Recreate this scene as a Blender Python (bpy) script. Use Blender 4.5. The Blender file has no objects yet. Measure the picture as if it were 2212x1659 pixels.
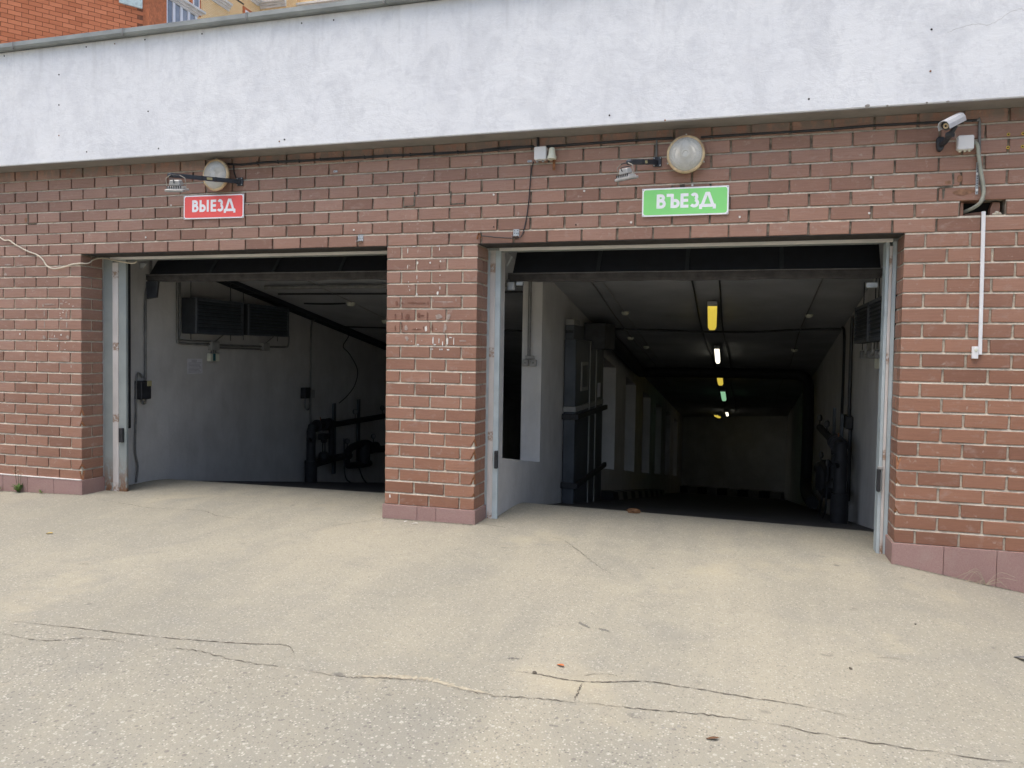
import bpy, bmesh, math, random
from mathutils import Vector, Matrix
random.seed(7)
scn = bpy.context.scene
COL = scn.collection
R = math.radians

# ------------------------------------------------------------------ camera
CAM = Vector((2.8087, -5.8308, 1.2333))
YAW, PITCH, ROLL = -0.2905, -0.0385, 0.0161
fw = Vector((math.sin(YAW)*math.cos(PITCH), math.cos(YAW)*math.cos(PITCH), math.sin(PITCH)))
rt = Vector((math.cos(YAW), -math.sin(YAW), 0)); up = rt.cross(fw)
r2 = math.cos(ROLL)*rt + math.sin(ROLL)*up
u2 = -math.sin(ROLL)*rt + math.cos(ROLL)*up
cd = bpy.data.cameras.new('camera'); cam = bpy.data.objects.new('camera', cd); COL.objects.link(cam)
m = Matrix((r2, u2, -fw)).transposed().to_4x4(); m.translation = CAM
cam.matrix_world = m
cd.sensor_width = 36; cd.lens = 36*1707.6/2212; cd.clip_start = .05; cd.clip_end = 2000
scn.camera = cam
scn.render.resolution_x = 1024; scn.render.resolution_y = 768

# ------------------------------------------------------------------ light
SUN_DIR = Vector((-.17, -.25, 1.0)).normalized()      # towards the veiled sun
w = bpy.data.worlds.new('World'); scn.world = w; w.use_nodes = True
wn = w.node_tree.nodes; wl = w.node_tree.links
sky = wn.new('ShaderNodeTexSky'); sky.sky_type = 'NISHITA'; sky.sun_disc = False
sky.sun_elevation = math.asin(SUN_DIR.z); sky.sun_rotation = math.atan2(SUN_DIR.x, SUN_DIR.y)
sky.dust_density = 5; sky.air_density = 1.0; sky.ozone_density = 1.0
wl.new(sky.outputs[0], wn['Background'].inputs[0]); wn['Background'].inputs[1].default_value = .146
sd = bpy.data.lights.new('sun', 'SUN'); sun = bpy.data.objects.new('sun', sd); COL.objects.link(sun)
sd.energy = .7; sd.angle = R(42); sd.color = (1, .975, .93)
sun.rotation_euler = SUN_DIR.to_track_quat('Z', 'Y').to_euler()
scn.view_settings.view_transform = 'Standard'; scn.view_settings.look = 'None'
scn.view_settings.gamma = 1; scn.view_settings.exposure = 0.85
scn.cycles.max_bounces = 6; scn.cycles.diffuse_bounces = 3; scn.cycles.adaptive_threshold = .04
scn.cycles.use_denoising = True

# ------------------------------------------------------------------ materials
class NB:
    def __init__(s, name):
        s.m = bpy.data.materials.new(name); s.m.use_nodes = True
        s.t = s.m.node_tree; s.n = s.t.nodes; s.l = s.t.links; s.b = s.n['Principled BSDF']
    def put(s, sock, v):
        if hasattr(v, 'is_output') or hasattr(v, 'links'): s.l.new(v, sock)
        elif isinstance(v, (tuple, list)) and len(v) == 3 and sock.type == 'RGBA': sock.default_value = (*v, 1)
        else: sock.default_value = v
    def pos(s): return s.n.new('ShaderNodeNewGeometry').outputs['Position']
    def obj(s): return s.n.new('ShaderNodeTexCoord').outputs['Object']
    def rand(s): return s.n.new('ShaderNodeObjectInfo').outputs['Random']
    def map(s, v, scale=(1,1,1), loc=(0,0,0)):
        k = s.n.new('ShaderNodeMapping'); s.l.new(v, k.inputs[0]); k.inputs['Scale'].default_value = scale
        s.put(k.inputs['Location'], loc); return k.outputs[0]
    def noise(s, v, sc, det=4, rough=.55, dist=0):
        k = s.n.new('ShaderNodeTexNoise'); s.l.new(v, k.inputs['Vector']); k.inputs['Scale'].default_value = sc
        k.inputs['Detail'].default_value = det; k.inputs['Roughness'].default_value = rough; k.inputs['Distortion'].default_value = dist
        return k.outputs['Fac']
    def voro(s, v, sc, out='Distance', feat='F1', rnd=1):
        k = s.n.new('ShaderNodeTexVoronoi'); k.feature = feat; s.l.new(v, k.inputs['Vector']); k.inputs['Scale'].default_value = sc
        k.inputs['Randomness'].default_value = rnd
        return k.outputs[out]
    def ramp(s, f, *st):
        k = s.n.new('ShaderNodeValToRGB'); s.l.new(f, k.inputs[0]); e = k.color_ramp.elements
        while len(e) < len(st): e.new(.5)
        for a, (p, c) in zip(e, st):
            a.position = p; a.color = (c, c, c, 1) if not isinstance(c, tuple) else (*c, 1)
        return k.outputs[0]
    def mix(s, f, a, b, mode='MIX'):
        k = s.n.new('ShaderNodeMix'); k.data_type = 'RGBA'; k.blend_type = mode
        s.put(k.inputs[0], f); s.put(k.inputs[6], a); s.put(k.inputs[7], b); return k.outputs[2]
    def math(s, op, a, b=0, clamp=False):
        k = s.n.new('ShaderNodeMath'); k.operation = op; k.use_clamp = clamp; s.put(k.inputs[0], a); s.put(k.inputs[1], b); return k.outputs[0]
    def sep(s, v):
        k = s.n.new('ShaderNodeSeparateXYZ'); s.l.new(v, k.inputs[0]); return k.outputs
    def comb(s, x, y, z):
        k = s.n.new('ShaderNodeCombineXYZ')
        for i, a in enumerate((x, y, z)): s.put(k.inputs[i], a)
        return k.outputs[0]
    def bump(s, h, strength=.3, dist=.01, nrm=None):
        k = s.n.new('ShaderNodeBump'); s.l.new(h, k.inputs['Height']); k.inputs['Strength'].default_value = strength
        k.inputs['Distance'].default_value = dist
        if nrm is not None: s.l.new(nrm, k.inputs['Normal'])
        return k.outputs[0]
    def out(s, col, rough=.7, nrm=None, metal=0, spec=None):
        s.put(s.b.inputs['Base Color'], col); s.put(s.b.inputs['Roughness'], rough); s.b.inputs['Metallic'].default_value = metal
        if nrm is not None: s.l.new(nrm, s.b.inputs['Normal'])
        if spec is not None: s.b.inputs['Specular IOR Level'].default_value = spec
        return s.m

def plain(name, c, rough=.6, metal=0, var=.12, sc=14, dark_tint=None):
    k = NB(name); p = k.obj(); f = k.noise(p, sc, 5)
    lo = tuple(x*(1-var*1.6) for x in c); hi = tuple(min(1, x*(1+var)) for x in c)
    col = k.ramp(f, (.3, lo), (.7, hi))
    if dark_tint:
        g = k.noise(k.pos(), 5, 6, .65); col = k.mix(k.ramp(g, (.5, 0.), (.72, .8)), col, dark_tint)
    return k.out(col, rough, k.bump(k.noise(p, sc*5, 3), .08, .004), metal)

def brick_mat(name, c0, c1, raw):
    k = NB(name); rnd = k.rand(); P = k.pos()
    off = k.comb(k.math('MULTIPLY', rnd, 37.), k.math('MULTIPLY', rnd, 91.), k.math('MULTIPLY', rnd, 13.))
    v = k.n.new('ShaderNodeVectorMath'); v.operation = 'ADD'; k.l.new(k.obj(), v.inputs[0]); k.l.new(off, v.inputs[1]); O = v.outputs[0]
    px, py_, pz_ = k.sep(P)
    # lime bloom: paler and greyer towards the top and the left end of the front
    bl = k.math('ADD', k.math('MULTIPLY', pz_, .36), k.math('MULTIPLY', k.math('SUBTRACT', k.noise(P, 1.3, 4), .5), .9))
    bl = k.math('SUBTRACT', bl, k.math('MULTIPLY', k.math('SUBTRACT', px, 0.), .07), True)
    base = k.mix(k.math('MULTIPLY', bl, .9), k.mix(rnd, c0, c1), k.mix(rnd, (.268, .164, .128), (.365, .232, .184)))
    base = k.mix(k.ramp(rnd, (.0, .3), (.16, 0.)), base, (.17, .09, .065))
    strip = k.noise(k.map(O, (2.5, 2.5, 70)), 3, 4)                      # wire-cut drag lines
    base = k.mix(k.ramp(strip, (.35, .0), (.75, .35)), base, tuple(.62*x for x in c0))
    fine = k.noise(O, 120, 3)
    base = k.mix(k.ramp(fine, (.58, .0), (.8, .35)), base, tuple(.5*x for x in c0))
    # mortar smears and lime bloom, individual to each brick
    sm = k.noise(k.map(O, (5, 5, 9)), 2.2, 4, .66, .4)
    base = k.mix(k.ramp(sm, (.55, 0.), (.68, .2), (.8, .38)), base, (.42, .35, .31))
    sm2 = k.noise(O, 16, 4, .7, .3)
    base = k.mix(k.ramp(sm2, (.63, 0.), (.72, .38)), base, (.5, .44, .38))
    # old bitumen / plaster smears under the cornice (a shape of their own)
    z = k.sep(P)[2]
    top = k.math('MULTIPLY', k.ramp(k.math('SUBTRACT', z, 2.0), (.765, 0.), (.83, 1.)), k.ramp(k.noise(k.map(P, (3, 3, 1.2)), 4, 4, .7), (.42, 0.), (.56, .75)))
    base = k.mix(top, base, (.19, .17, .15))
    rough = k.ramp(sm, (.3, .42), (.7, .75))
    h = k.math('ADD', k.math('MULTIPLY', strip, .5), k.math('MULTIPLY', k.noise(O, 45, 5), .8))
    return k.out(base, rough, k.bump(h, .35, .003), spec=.35)

M = {}
M['brick'] = brick_mat('brick', (.245, .116, .072), (.335, .170, .108), None)
M['brick_band'] = M['brick']
M['brick_raw'] = plain('brick_raw', (.34, .15, .075), .9, var=.3, sc=60)
k = NB('mortar'); P = k.pos(); a = k.noise(P, 9, 5, .6); b = k.noise(P, 70, 5, .7); c = k.noise(P, 2.1, 4)
col = k.ramp(b, (.3, (.44, .385, .30)), (.7, (.66, .60, .49)))
col = k.mix(k.ramp(a, (.48, .0), (.68, .7)), col, (.24, .20, .155))
col = k.mix(k.ramp(c, (.5, 0.), (.7, .35)), col, (.27, .22, .18))
M['mortar'] = k.out(col, .95, k.bump(b, .9, .006))
M['mortar_shaded'] = plain('mortar_shaded', (.30, .255, .20), .95, var=.4, sc=22)  # darker mortar copy; shade of the recessed upper joints put into its colour

k = NB('plaster'); P = k.pos()
big = k.noise(P, 1.1, 5, .6); med = k.noise(k.map(P, (1, 1, .7)), 4.2, 7, .68, .8); fin = k.noise(P, 38, 6, .65)
col = k.ramp(big, (.3, (.655, .678, .712)), (.68, (.735, .757, .778)))
col = k.mix(k.ramp(med, (.46, 0.), (.66, .42)), col, (.50, .52, .555))
col = k.mix(k.ramp(k.noise(k.map(P, (7, 7, .6)), 2.2, 5, .6), (.55, 0.), (.72, .14)), col, (.56, .565, .58))   # run-off streaks
col = k.mix(k.ramp(fin, (.62, 0.), (.75, .3)), col, (.5, .51, .53))
col = k.mix(k.ramp(k.noise(P, 13, 6, .74, .3), (.52, 0.), (.60, .30)), col, (.53, .55, .585))
zz = k.sep(P)[2]
drip = k.math('MULTIPLY', k.ramp(k.math('SUBTRACT', zz, 3.0), (.35, 0.), (.88, 1.)), k.ramp(k.noise(k.map(P, (9, 9, .35)), 2.0, 5, .65), (.52, 0.), (.72, .36)))
col = k.mix(drip, col, (.42, .43, .44))
trow = k.noise(k.map(P, (.8, .8, 1.5)), 5, 8, .68, .5)
h = k.math('ADD', k.math('MULTIPLY', trow, 1.2), k.math('MULTIPLY', fin, .35))
M['plaster'] = k.out(col, .9, k.bump(h, .22, .02))
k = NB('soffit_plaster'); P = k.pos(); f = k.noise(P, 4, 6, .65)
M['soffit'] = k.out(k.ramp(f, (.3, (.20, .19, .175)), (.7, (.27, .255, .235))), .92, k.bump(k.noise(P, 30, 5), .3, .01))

k = NB('asphalt'); P = k.pos(); X, Y, Z = k.sep(P)
big = k.noise(P, .55, 4, .5); med = k.noise(P, 2.2, 5, .6, .5)
col = k.ramp(big, (.3, (.295, .282, .226)), (.7, (.410, .383, .292)))
col = k.mix(k.ramp(med, (.42, 0.), (.68, .6)), col, (.268, .262, .222))
tyre = k.noise(k.map(P, (1.4, .22, 1)), 1.5, 3)
col = k.mix(k.ramp(tyre, (.28, .32), (.44, 0.)), col, (.262, .256, .22))
col = k.mix(k.ramp(tyre, (.48, 0.), (.68, .36)), col, (.455, .418, .312))
bound = k.math('ADD', k.math('ADD', Y, 2.62), k.math('MULTIPLY', k.math('SUBTRACT', k.noise(P, 1.6, 3), .5), .25))
near = k.ramp(k.math('ADD', k.math('MULTIPLY', bound, 12.), .5), (0., 1.), (1., 0.))    # older coarse surface in front of the joint
def specks(sc, thr, seed):
    d = k.voro(k.map(P, (1, 1, 1), (seed, seed*2, 0)), sc); return k.ramp(d, (thr, 1.), (thr+.06, 0.))
cellc = k.voro(P, 95, 'Color'); cv = k.sep(cellc)
rim = k.ramp(k.voro(P, 95), (.30, 1.), (.5, 0.))
light1 = k.math('MULTIPLY', rim, k.ramp(cv[0], (.70, 0.), (.78, 1.)))
dark1 = k.math('MULTIPLY', rim, k.ramp(cv[1], (.74, 0.), (.82, 1.)))
amt = k.math('ADD', .5, k.math('MULTIPLY', near, .12))
col = k.mix(k.math('MULTIPLY', light1, amt), col, (.60, .57, .48))
col = k.mix(k.math('MULTIPLY', dark1, k.math('MULTIPLY', amt, .9)), col, (.10, .098, .092))
cb = k.sep(k.voro(k.map(P, (1,1,1), (3.3, 1.7, 0)), 34, 'Color')); db = k.voro(k.map(P, (1,1,1), (3.3, 1.7, 0)), 34)
big_st = k.math('MULTIPLY', k.ramp(db, (.24, 1.), (.34, 0.)), k.ramp(cb[0], (.80, 0.), (.84, 1.)))
col = k.mix(k.math('MULTIPLY', big_st, k.math('ADD', .22, k.math('MULTIPLY', near, .28))), col, (.60, .575, .49))
big_dk = k.math('MULTIPLY', k.ramp(db, (.26, 1.), (.36, 0.)), k.ramp(cb[1], (.86, 0.), (.9, 1.)))
col = k.mix(k.math('MULTIPLY', big_dk, k.math('ADD', .1, k.math('MULTIPLY', near, .45))), col, (.14, .135, .125))
fine = k.noise(P, 240, 3, .7)
col = k.mix(k.ramp(fine, (.3, .45), (.6, 0.)), col, (.17, .163, .138))
col = k.mix(k.ramp(k.noise(P, 1.05, 5, .6), (.58, 0.), (.72, .5)), col, (.455, .405, .280))        # dry dust
oil = k.math('MULTIPLY', k.ramp(k.voro(k.map(P, (1, 1.3, 1)), 2.3), (.05, 1.), (.09, 0.)), k.ramp(k.noise(P, 14, 4, .7), (.42, 0.), (.6, .75)))
col = k.mix(oil, col, (.15, .145, .125))
h = k.math('ADD', k.math('MULTIPLY', k.voro(P, 95), -.6), k.math('MULTIPLY', fine, .7))
M['asphalt'] = k.out(col, .93, k.bump(h, .4, .005), spec=.25)
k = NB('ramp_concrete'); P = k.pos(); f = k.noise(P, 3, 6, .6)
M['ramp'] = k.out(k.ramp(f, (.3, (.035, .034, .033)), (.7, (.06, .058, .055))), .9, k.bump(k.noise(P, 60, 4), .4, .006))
M['crack'] = plain('crack', (.135, .118, .092), 1, var=.4, sc=30)
M['sand'] = plain('sand', (.40, .36, .265), 1, var=.25, sc=40)

k = NB('whitewash'); P = k.pos(); X, Y, Z = k.sep(P)
f = k.noise(P, 2.3, 5, .6); g = k.noise(k.map(P, (1, 1, .3)), 9, 5, .6)
col = k.ramp(f, (.3, (.450, .443, .430)), (.7, (.565, .558, .545)))
col = k.mix(k.ramp(g, (.5, 0.), (.75, .3)), col, (.335, .326, .31))
M['whitewash'] = k.out(col, .92, k.bump(k.noise(P, 24, 6, .6), .35, .012))
M['ceiling'] = plain('ceiling_paint', (.37, .38, .395), .92, var=.12, sc=2)

k = NB('frame_paint'); P = k.pos(); X, Y, Z = k.sep(P)
col = k.ramp(k.noise(P, 5, 5), (.3, (.245, .275, .268)), (.7, (.305, .335, .322)))
rn = k.noise(k.map(P, (1, 1, .6)), 22, 6, .7)
low = k.math('MULTIPLY', k.ramp(k.math('ADD', k.math('MULTIPLY', Z, 1.), .3), (.16, 1.), (.5, 0.)), k.ramp(rn, (.40, 0.), (.52, 1.)))
spot = k.ramp(k.noise(P, 34, 6, .7), (.68, 0.), (.74, .8))
rust = k.mix(k.noise(P, 60, 3), (.10, .035, .012), (.26, .12, .045))
col = k.mix(k.math('MAXIMUM', low, spot), col, rust)
M['frame'] = k.out(col, .5, k.bump(rn, .15, .004))
M['frame_pale'] = plain('frame_pale', (.46, .53, .55), .5, var=.08, sc=6, dark_tint=(.36, .40, .40))
k = NB('strip_paint'); P = k.pos(); X, Y, Z = k.sep(P)
col = k.ramp(k.noise(k.map(P, (1, 1, .3)), 9, 5), (.3, (.50, .47, .44)), (.7, (.66, .63, .60)))
band = k.ramp(k.math('PINGPONG', k.math('ADD', Z, .12), .34), (.0, 1.), (.03, 1.), (.045, 0.))
rn = k.noise(P, 40, 6, .75)
low = k.ramp(k.math('ADD', k.math('MULTIPLY', Z, 1.), .3), (.17, 1.), (.26, 0.))
rs = k.math('MULTIPLY', k.math('MAXIMUM', k.math('MULTIPLY', band, .8), low), k.ramp(rn, (.42, 0.), (.54, 1.)))
col = k.mix(rs, col, k.mix(k.noise(P, 70, 3), (.13, .05, .018), (.33, .19, .09)))
M['strip'] = k.out(col, .6, k.bump(rn, .1, .004))
k = NB('plinth_tile'); P = k.pos(); rnd = k.rand()
col = k.mix(rnd, (.325, .205, .182), (.365, .233, .208))
sp = k.noise(P, 230, 3, .7)
col = k.mix(k.ramp(sp, (.35, .45), (.6, 0.)), col, (.17, .085, .075))
col = k.mix(k.ramp(sp, (.6, 0.), (.75, .4)), col, (.46, .34, .31))
col = k.mix(k.ramp(k.noise(P, 6, 5, .65), (.5, 0.), (.75, .35)), col, (.36, .29, .24))
M['tile'] = k.out(col, .55, k.bump(sp, .12, .002))
k = NB('coping_zinc'); P = k.pos(); f = k.noise(k.map(P, (1, 1, 3)), 3.5, 6, .65)
col = k.ramp(f, (.3, (.17, .185, .18)), (.7, (.27, .29, .275)))
M['coping'] = k.out(col, .5, k.bump(k.noise(P, 9, 3), .2, .01), .25)

M['black_metal'] = plain('black_metal', (.022, .024, .028), .5, var=.3)
M['door'] = plain('door_panel_paint', (.007, .009, .014), .65, var=.25)
M['door_edge'] = plain('door_edge', (.10, .095, .09), .5, var=.2)
M['rubber'] = plain('rubber', (.045, .04, .037), .85, var=.3)
M['arm'] = plain('arm_paint', (.025, .03, .04), .45, var=.2)
M['alu'] = plain('cast_aluminium', (.38, .38, .37), .45, .3, var=.12)
M['galv'] = plain('galvanised_steel', (.42, .44, .45), .45, .6, var=.18, sc=30)
M['white_plastic'] = plain('white_plastic', (.72, .72, .72), .45, var=.05, sc=6)
M['cream_plastic'] = plain('cream_plastic', (.66, .67, .55), .45, var=.06)
M['sign_white'] = plain('sign_white', (.86, .87, .90), .4, var=.02)
M['sign_red'] = plain('sign_red', (.84, .105, .095), .4, var=.03, sc=3)
M['sign_green'] = plain('sign_green', (.25, .72, .22), .4, var=.03, sc=3)
M['cable'] = plain('cable_black', (.018, .02, .024), .55, var=.3)
M['white_cable'] = plain('cable_white', (.66, .60, .48), .6, var=.1)
M['corrugated'] = plain('corrugated_grey', (.30, .31, .26), .6, var=.15)
M['yellow_plastic'] = plain('yellow_plastic', (.62, .42, .06), .5, var=.15)
M['rust'] = plain('rust', (.22, .09, .035), .9, var=.45, sc=40)
M['lamp_rim'] = plain('aged_lamp_rim', (.55, .43, .26), .6, var=.25, sc=18, dark_tint=(.30, .13, .05))
M['lamp_body'] = plain('lamp_body', (.34, .31, .26), .6, var=.2)
M['camera_white'] = plain('camera_shell', (.46, .47, .49), .4, var=.06)
M['camera_dark'] = plain('camera_dark', (.03, .034, .042), .45, var=.2)
M['paper'] = plain('paper', (.62, .62, .66), .8, var=.05)
M['ink'] = plain('ink', (.06, .06, .1), .8)
M['conduit'] = plain('conduit_grey', (.17, .17, .165), .6, var=.2)
M['grey_box'] = plain('grey_box', (.30, .30, .29), .6, var=.1)
M['cabinet'] = plain('cabinet_sheet', (.085, .097, .112), .45, .4, var=.15, sc=4)
M['pipe_dark'] = plain('pipe_dark', (.012, .013, .016), .7, var=.3)
M['heater'] = plain('heater_paint', (.02, .024, .03), .55, var=.2)
M['louvre'] = plain('louvre_paint', (.060, .070, .086), .5, var=.2)
M['leaf'] = plain('weed_leaf', (.13, .23, .05), .6, var=.35, sc=30)
M['stem'] = plain('weed_stem', (.13, .12, .05), .7, var=.2)
M['dry'] = plain('dry_grass', (.42, .36, .26), .8, var=.2)
M['brown_leaf'] = plain('brown_leaf', (.16, .08, .035), .8, var=.35, sc=20)
M['orange_leaf'] = plain('orange_leaf', (.55, .18, .06), .7, var=.2)
M['white_paint'] = plain('white_paint', (.70, .68, .64), .8, var=.1, sc=40)
M['pale_smear'] = plain('pale_smear', (.36, .29, .25), .9, var=.2, sc=50)
M['red_smear'] = plain('red_smear', (.175, .078, .052), .8, var=.25, sc=50)
M['white_render'] = plain('white_trim', (.74, .73, .70), .8, var=.08, sc=3)
M['dark_void'] = plain('dark_void', (.012, .012, .013), 1)
M['teal'] = plain('teal_plastic', (.02, .12, .14), .5)
M['label_yellow'] = plain('label_yellow', (.34, .31, .17), .6)
M['stripe_white'] = plain('stripe_white', (.20, .195, .185), .8, var=.2)
def emit(name, c, s):
    k = NB(name); k.b.inputs['Base Color'].default_value = (*c, 1); k.b.inputs['Emission Color'].default_value = (*c, 1)
    k.b.inputs['Emission Strength'].default_value = s; return k.m
M['tube_yellow'] = emit('tube_yellow', (.80, .60, .08), .45)
M['tube_white'] = emit('tube_white', (1, .93, .74), 1.0)
M['tube_green'] = emit('tube_green', (.30, .62, .36), .45)
k = NB('lens_glass'); P = k.obj()
h = k.n.new('ShaderNodeTexWave'); h.wave_type = 'BANDS'; h.bands_direction = 'X'; h.inputs['Scale'].default_value = 26; k.l.new(P, h.inputs[0])
g = k.n.new('ShaderNodeTexGradient'); g.gradient_type = 'RADIAL'; k.l.new(k.map(P, (1, 1, 1)), g.inputs[0])
M['lens'] = k.out(k.ramp(k.noise(P, 8, 4), (.3, (.40, .40, .37)), (.7, (.52, .52, .48))), .16, None, 0, .6)
k.b.inputs['Coat Weight'].default_value = .6; k.b.inputs['Coat Roughness'].default_value = .06
k = NB('window_glass'); M['glass'] = k.out(k.ramp(k.noise(k.pos(), .7, 3), (.35, (.16, .18, .22)), (.7, (.40, .43, .48))), .06, None, 0, .8)
M['cam_lens'] = NB('camera_lens').out((.02, .02, .025), .08)
M['orange_brick'] = plain('orange_brick', (.60, .20, .085), .8, var=.18, sc=9)
k = NB('orange_brick_single'); M['orange_piece'] = k.out(k.mix(k.rand(), (.52, .165, .07), (.66, .235, .11)), .8, k.bump(k.noise(k.obj(), 40, 4), .2, .004))
M['orange_mortar'] = plain('orange_mortar', (.22, .085, .045), .9, var=.2)
k = NB('yellow_brick'); P = k.pos(); X, Y, Z = k.sep(P)
bt = k.n.new('ShaderNodeTexBrick'); k.l.new(k.comb(k.math('ADD', X, Y), Z, 0.), bt.inputs['Vector'])
bt.inputs['Scale'].default_value = 1; bt.inputs['Brick Width'].default_value = .26; bt.inputs['Row Height'].default_value = .085; bt.inputs['Mortar Size'].default_value = .011
bt.inputs['Color1'].default_value = (.95, .73, .42, 1); bt.inputs['Color2'].default_value = (.90, .65, .34, 1); bt.inputs['Mortar'].default_value = (.70, .48, .25, 1)
M['yellow_brick'] = k.out(bt.outputs[0], .85)

# ------------------------------------------------------------------ mesh helpers
class MB:
    def __init__(s): s.v = []; s.f = []; s.mi = []; s.cur = 0
    def add(s, vs, fs):
        o = len(s.v); s.v += [tuple(x) for x in vs]
        for f in fs: s.f.append([o+i for i in f]); s.mi.append(s.cur)
        return s
    def box(s, x0, x1, y0, y1, z0, z1):
        return s.add([(x0,y0,z0),(x1,y0,z0),(x1,y1,z0),(x0,y1,z0),(x0,y0,z1),(x1,y0,z1),(x1,y1,z1),(x0,y1,z1)],
              [(0,3,2,1),(4,5,6,7),(0,1,5,4),(1,2,6,5),(2,3,7,6),(3,0,4,7)])
    def prism(s, poly, d):          # closed polygon of 3-D points swept by vector d
        n = len(poly); a = [Vector(p) for p in poly]; b = [p+Vector(d) for p in a]
        return s.add(a+b, [tuple(range(n))[::-1], tuple(range(n, 2*n))]+[(i, (i+1) % n, n+(i+1) % n, n+i) for i in range(n)])
    def tube(s, pts, r, n=8, cap=True):
        pts = [Vector(p) for p in pts]; rs = r if isinstance(r, (list, tuple)) else [r]*len(pts)
        t0 = (pts[1]-pts[0]).normalized(); a = t0.orthogonal().normalized(); vs = []; prev = t0
        for i, p in enumerate(pts):
            t = ((pts[min(i+1, len(pts)-1)]-p).normalized()+(p-pts[max(i-1, 0)]).normalized())
            t = t.normalized() if t.length > 1e-6 else prev
            q = prev.rotation_difference(t); a = q @ a; a = (a-t*a.dot(t)).normalized(); prev = t; b = t.cross(a)
            for j in range(n):
                an = 2*math.pi*j/n; vs.append(p+(a*math.cos(an)+b*math.sin(an))*rs[i])
        L = len(pts); fs = [(i*n+j, i*n+(j+1) % n, (i+1)*n+(j+1) % n, (i+1)*n+j) for i in range(L-1) for j in range(n)]
        if cap: fs += [tuple(range(n))[::-1], tuple(range((L-1)*n, L*n))]
        return s.add(vs, fs)
    def lathe(s, prof, o, ax, n=24):  # prof: (radius, distance along axis)
        ax = Vector(ax).normalized(); a = ax.orthogonal().normalized(); b = ax.cross(a); o = Vector(o); vs = []
        for r, h in prof:
            for j in range(n):
                an = 2*math.pi*j/n; vs.append(o+ax*h+(a*math.cos(an)+b*math.sin(an))*max(r, 1e-4))
        L = len(prof); fs = [(i*n+j, i*n+(j+1) % n, (i+1)*n+(j+1) % n, (i+1)*n+j) for i in range(L-1) for j in range(n)]
        fs += [tuple(range(n))[::-1], tuple(range((L-1)*n, L*n))]
        return s.add(vs, fs)
    def obj(s, name, mat, parent=None, bevel=0, smooth=False, origin=None, seg=1):
        me = bpy.data.meshes.new(name); vs = s.v
        o = origin
        if o is not None: vs = [tuple(Vector(v)-Vector(o)) for v in vs]
        me.from_pydata(vs, [], s.f); me.update()
        bm = bmesh.new(); bm.from_mesh(me); bmesh.ops.recalc_face_normals(bm, faces=bm.faces)
        if bevel:
            es = [e for e in bm.edges if len(e.link_faces) == 2 and e.calc_face_angle(0) > .6]
            bmesh.ops.bevel(bm, geom=es, offset=bevel, segments=seg, affect='EDGES', clamp_overlap=True)
        bm.to_mesh(me); bm.free()
        mats = mat if isinstance(mat, list) else [mat]
        for x in mats: me.materials.append(x)
        if len(mats) > 1 and not bevel:
            for p, i in zip(me.polygons, s.mi): p.material_index = i
        if smooth:
            me.polygons.foreach_set('use_smooth', [True]*len(me.polygons))
            try: me.set_sharp_from_angle(angle=R(35))
            except Exception: pass
        ob = bpy.data.objects.new(name, me); COL.objects.link(ob)
        if parent is not None:
            ob.parent = parent
            if o is not None: ob.location = Vector(o)-world_loc(parent)
            else: ob.location = -world_loc(parent)
        elif o is not None: ob.location = o
        return ob
def world_loc(o):
    v = Vector(o.location)
    while o.parent is not None: o = o.parent; v += Vector(o.location)
    return v
def thing(name, label, cat, loc, group=None):
    o = bpy.data.objects.new(name, None); COL.objects.link(o); o.location = loc; o.empty_display_size = .05
    o['label'] = label; o['category'] = cat
    if group: o['group'] = group
    return o
def tag(o, label, cat, group=None):
    o['label'] = label; o['category'] = cat
    if group: o['group'] = group
    return o
def struct(o, label=None):
    o['kind'] = 'structure'
    if label: o['label'] = label
    return o
def box(*a): return MB().box(*a)
def smooth_path(pts, n=5):
    P = [Vector(p) for p in pts]; out = []
    for i in range(len(P)-1):
        p0, p1, p2, p3 = P[max(i-1, 0)], P[i], P[i+1], P[min(i+2, len(P)-1)]
        for j in range(n):
            t = j/n; out.append(.5*((2*p1)+(-p0+p2)*t+(2*p0-5*p1+4*p2-p3)*t*t+(-p0+3*p1-3*p2+p3)*t**3))
    return out+[P[-1]]
def lerp_tab(x, tab):
    if x <= tab[0][0]: return tab[0][1]
    for (a, b), (c, d) in zip(tab, tab[1:]):
        if x <= c: return b+(d-b)*(x-a)/(c-a)
    return tab[-1][1]

# ------------------------------------------------------------------ setting: ground, ramps
H = 2.0825; CP = H/21; SOF = 2.865
BASE = [(-60,-.3),(-6,-.2),(-5,-.18),(-4.04,-.16),(-3.08,-.136),(0,-.117),(.77,-.113),(3.78,-.145),(4.56,-.266),(6,-.42),(60,-.6)]
def hsh(x, y): return math.sin(x*1.7+math.sin(y*2.3))*.5+math.sin(y*3.1+1.3*math.sin(x*1.1+.4))*.5
def gz(x, y):
    b = lerp_tab(x, BASE); yy = min(y, 0); wv = math.exp(yy/2.5)
    z = b*wv-.13*(1-wv)+.04*max(yy, -12)
    z += .006*hsh(x*1.3, y*1.3)*min(1, max(0, -y*1.5))
    if y > .8: z -= .2*(y-.8)**2
    return z
def ticks(lo, hi, fine, a, b):
    out = []; x = a
    while x < b: out.append(x); x += fine
    out.append(b); pre = []; s_ = fine; x = a
    while x > lo: s_ *= 1.5; x -= s_; pre.append(max(x, lo))
    post = []; s_ = fine; x = b
    while x < hi: s_ *= 1.5; x += s_; post.append(min(x, hi))
    return pre[::-1]+out+post
gx = ticks(-300, 300, .1, -6.5, 7); gy = [y for y in ticks(-300, 1.15, .1, -6, 1.15)]
g = MB(); nx = len(gx)
g.add([(x, y, gz(x, y)) for y in gy for x in gx], [(j*nx+i, j*nx+i+1, (j+1)*nx+i+1, (j+1)*nx+i) for j in range(len(gy)-1) for i in range(nx-1)])
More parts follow.
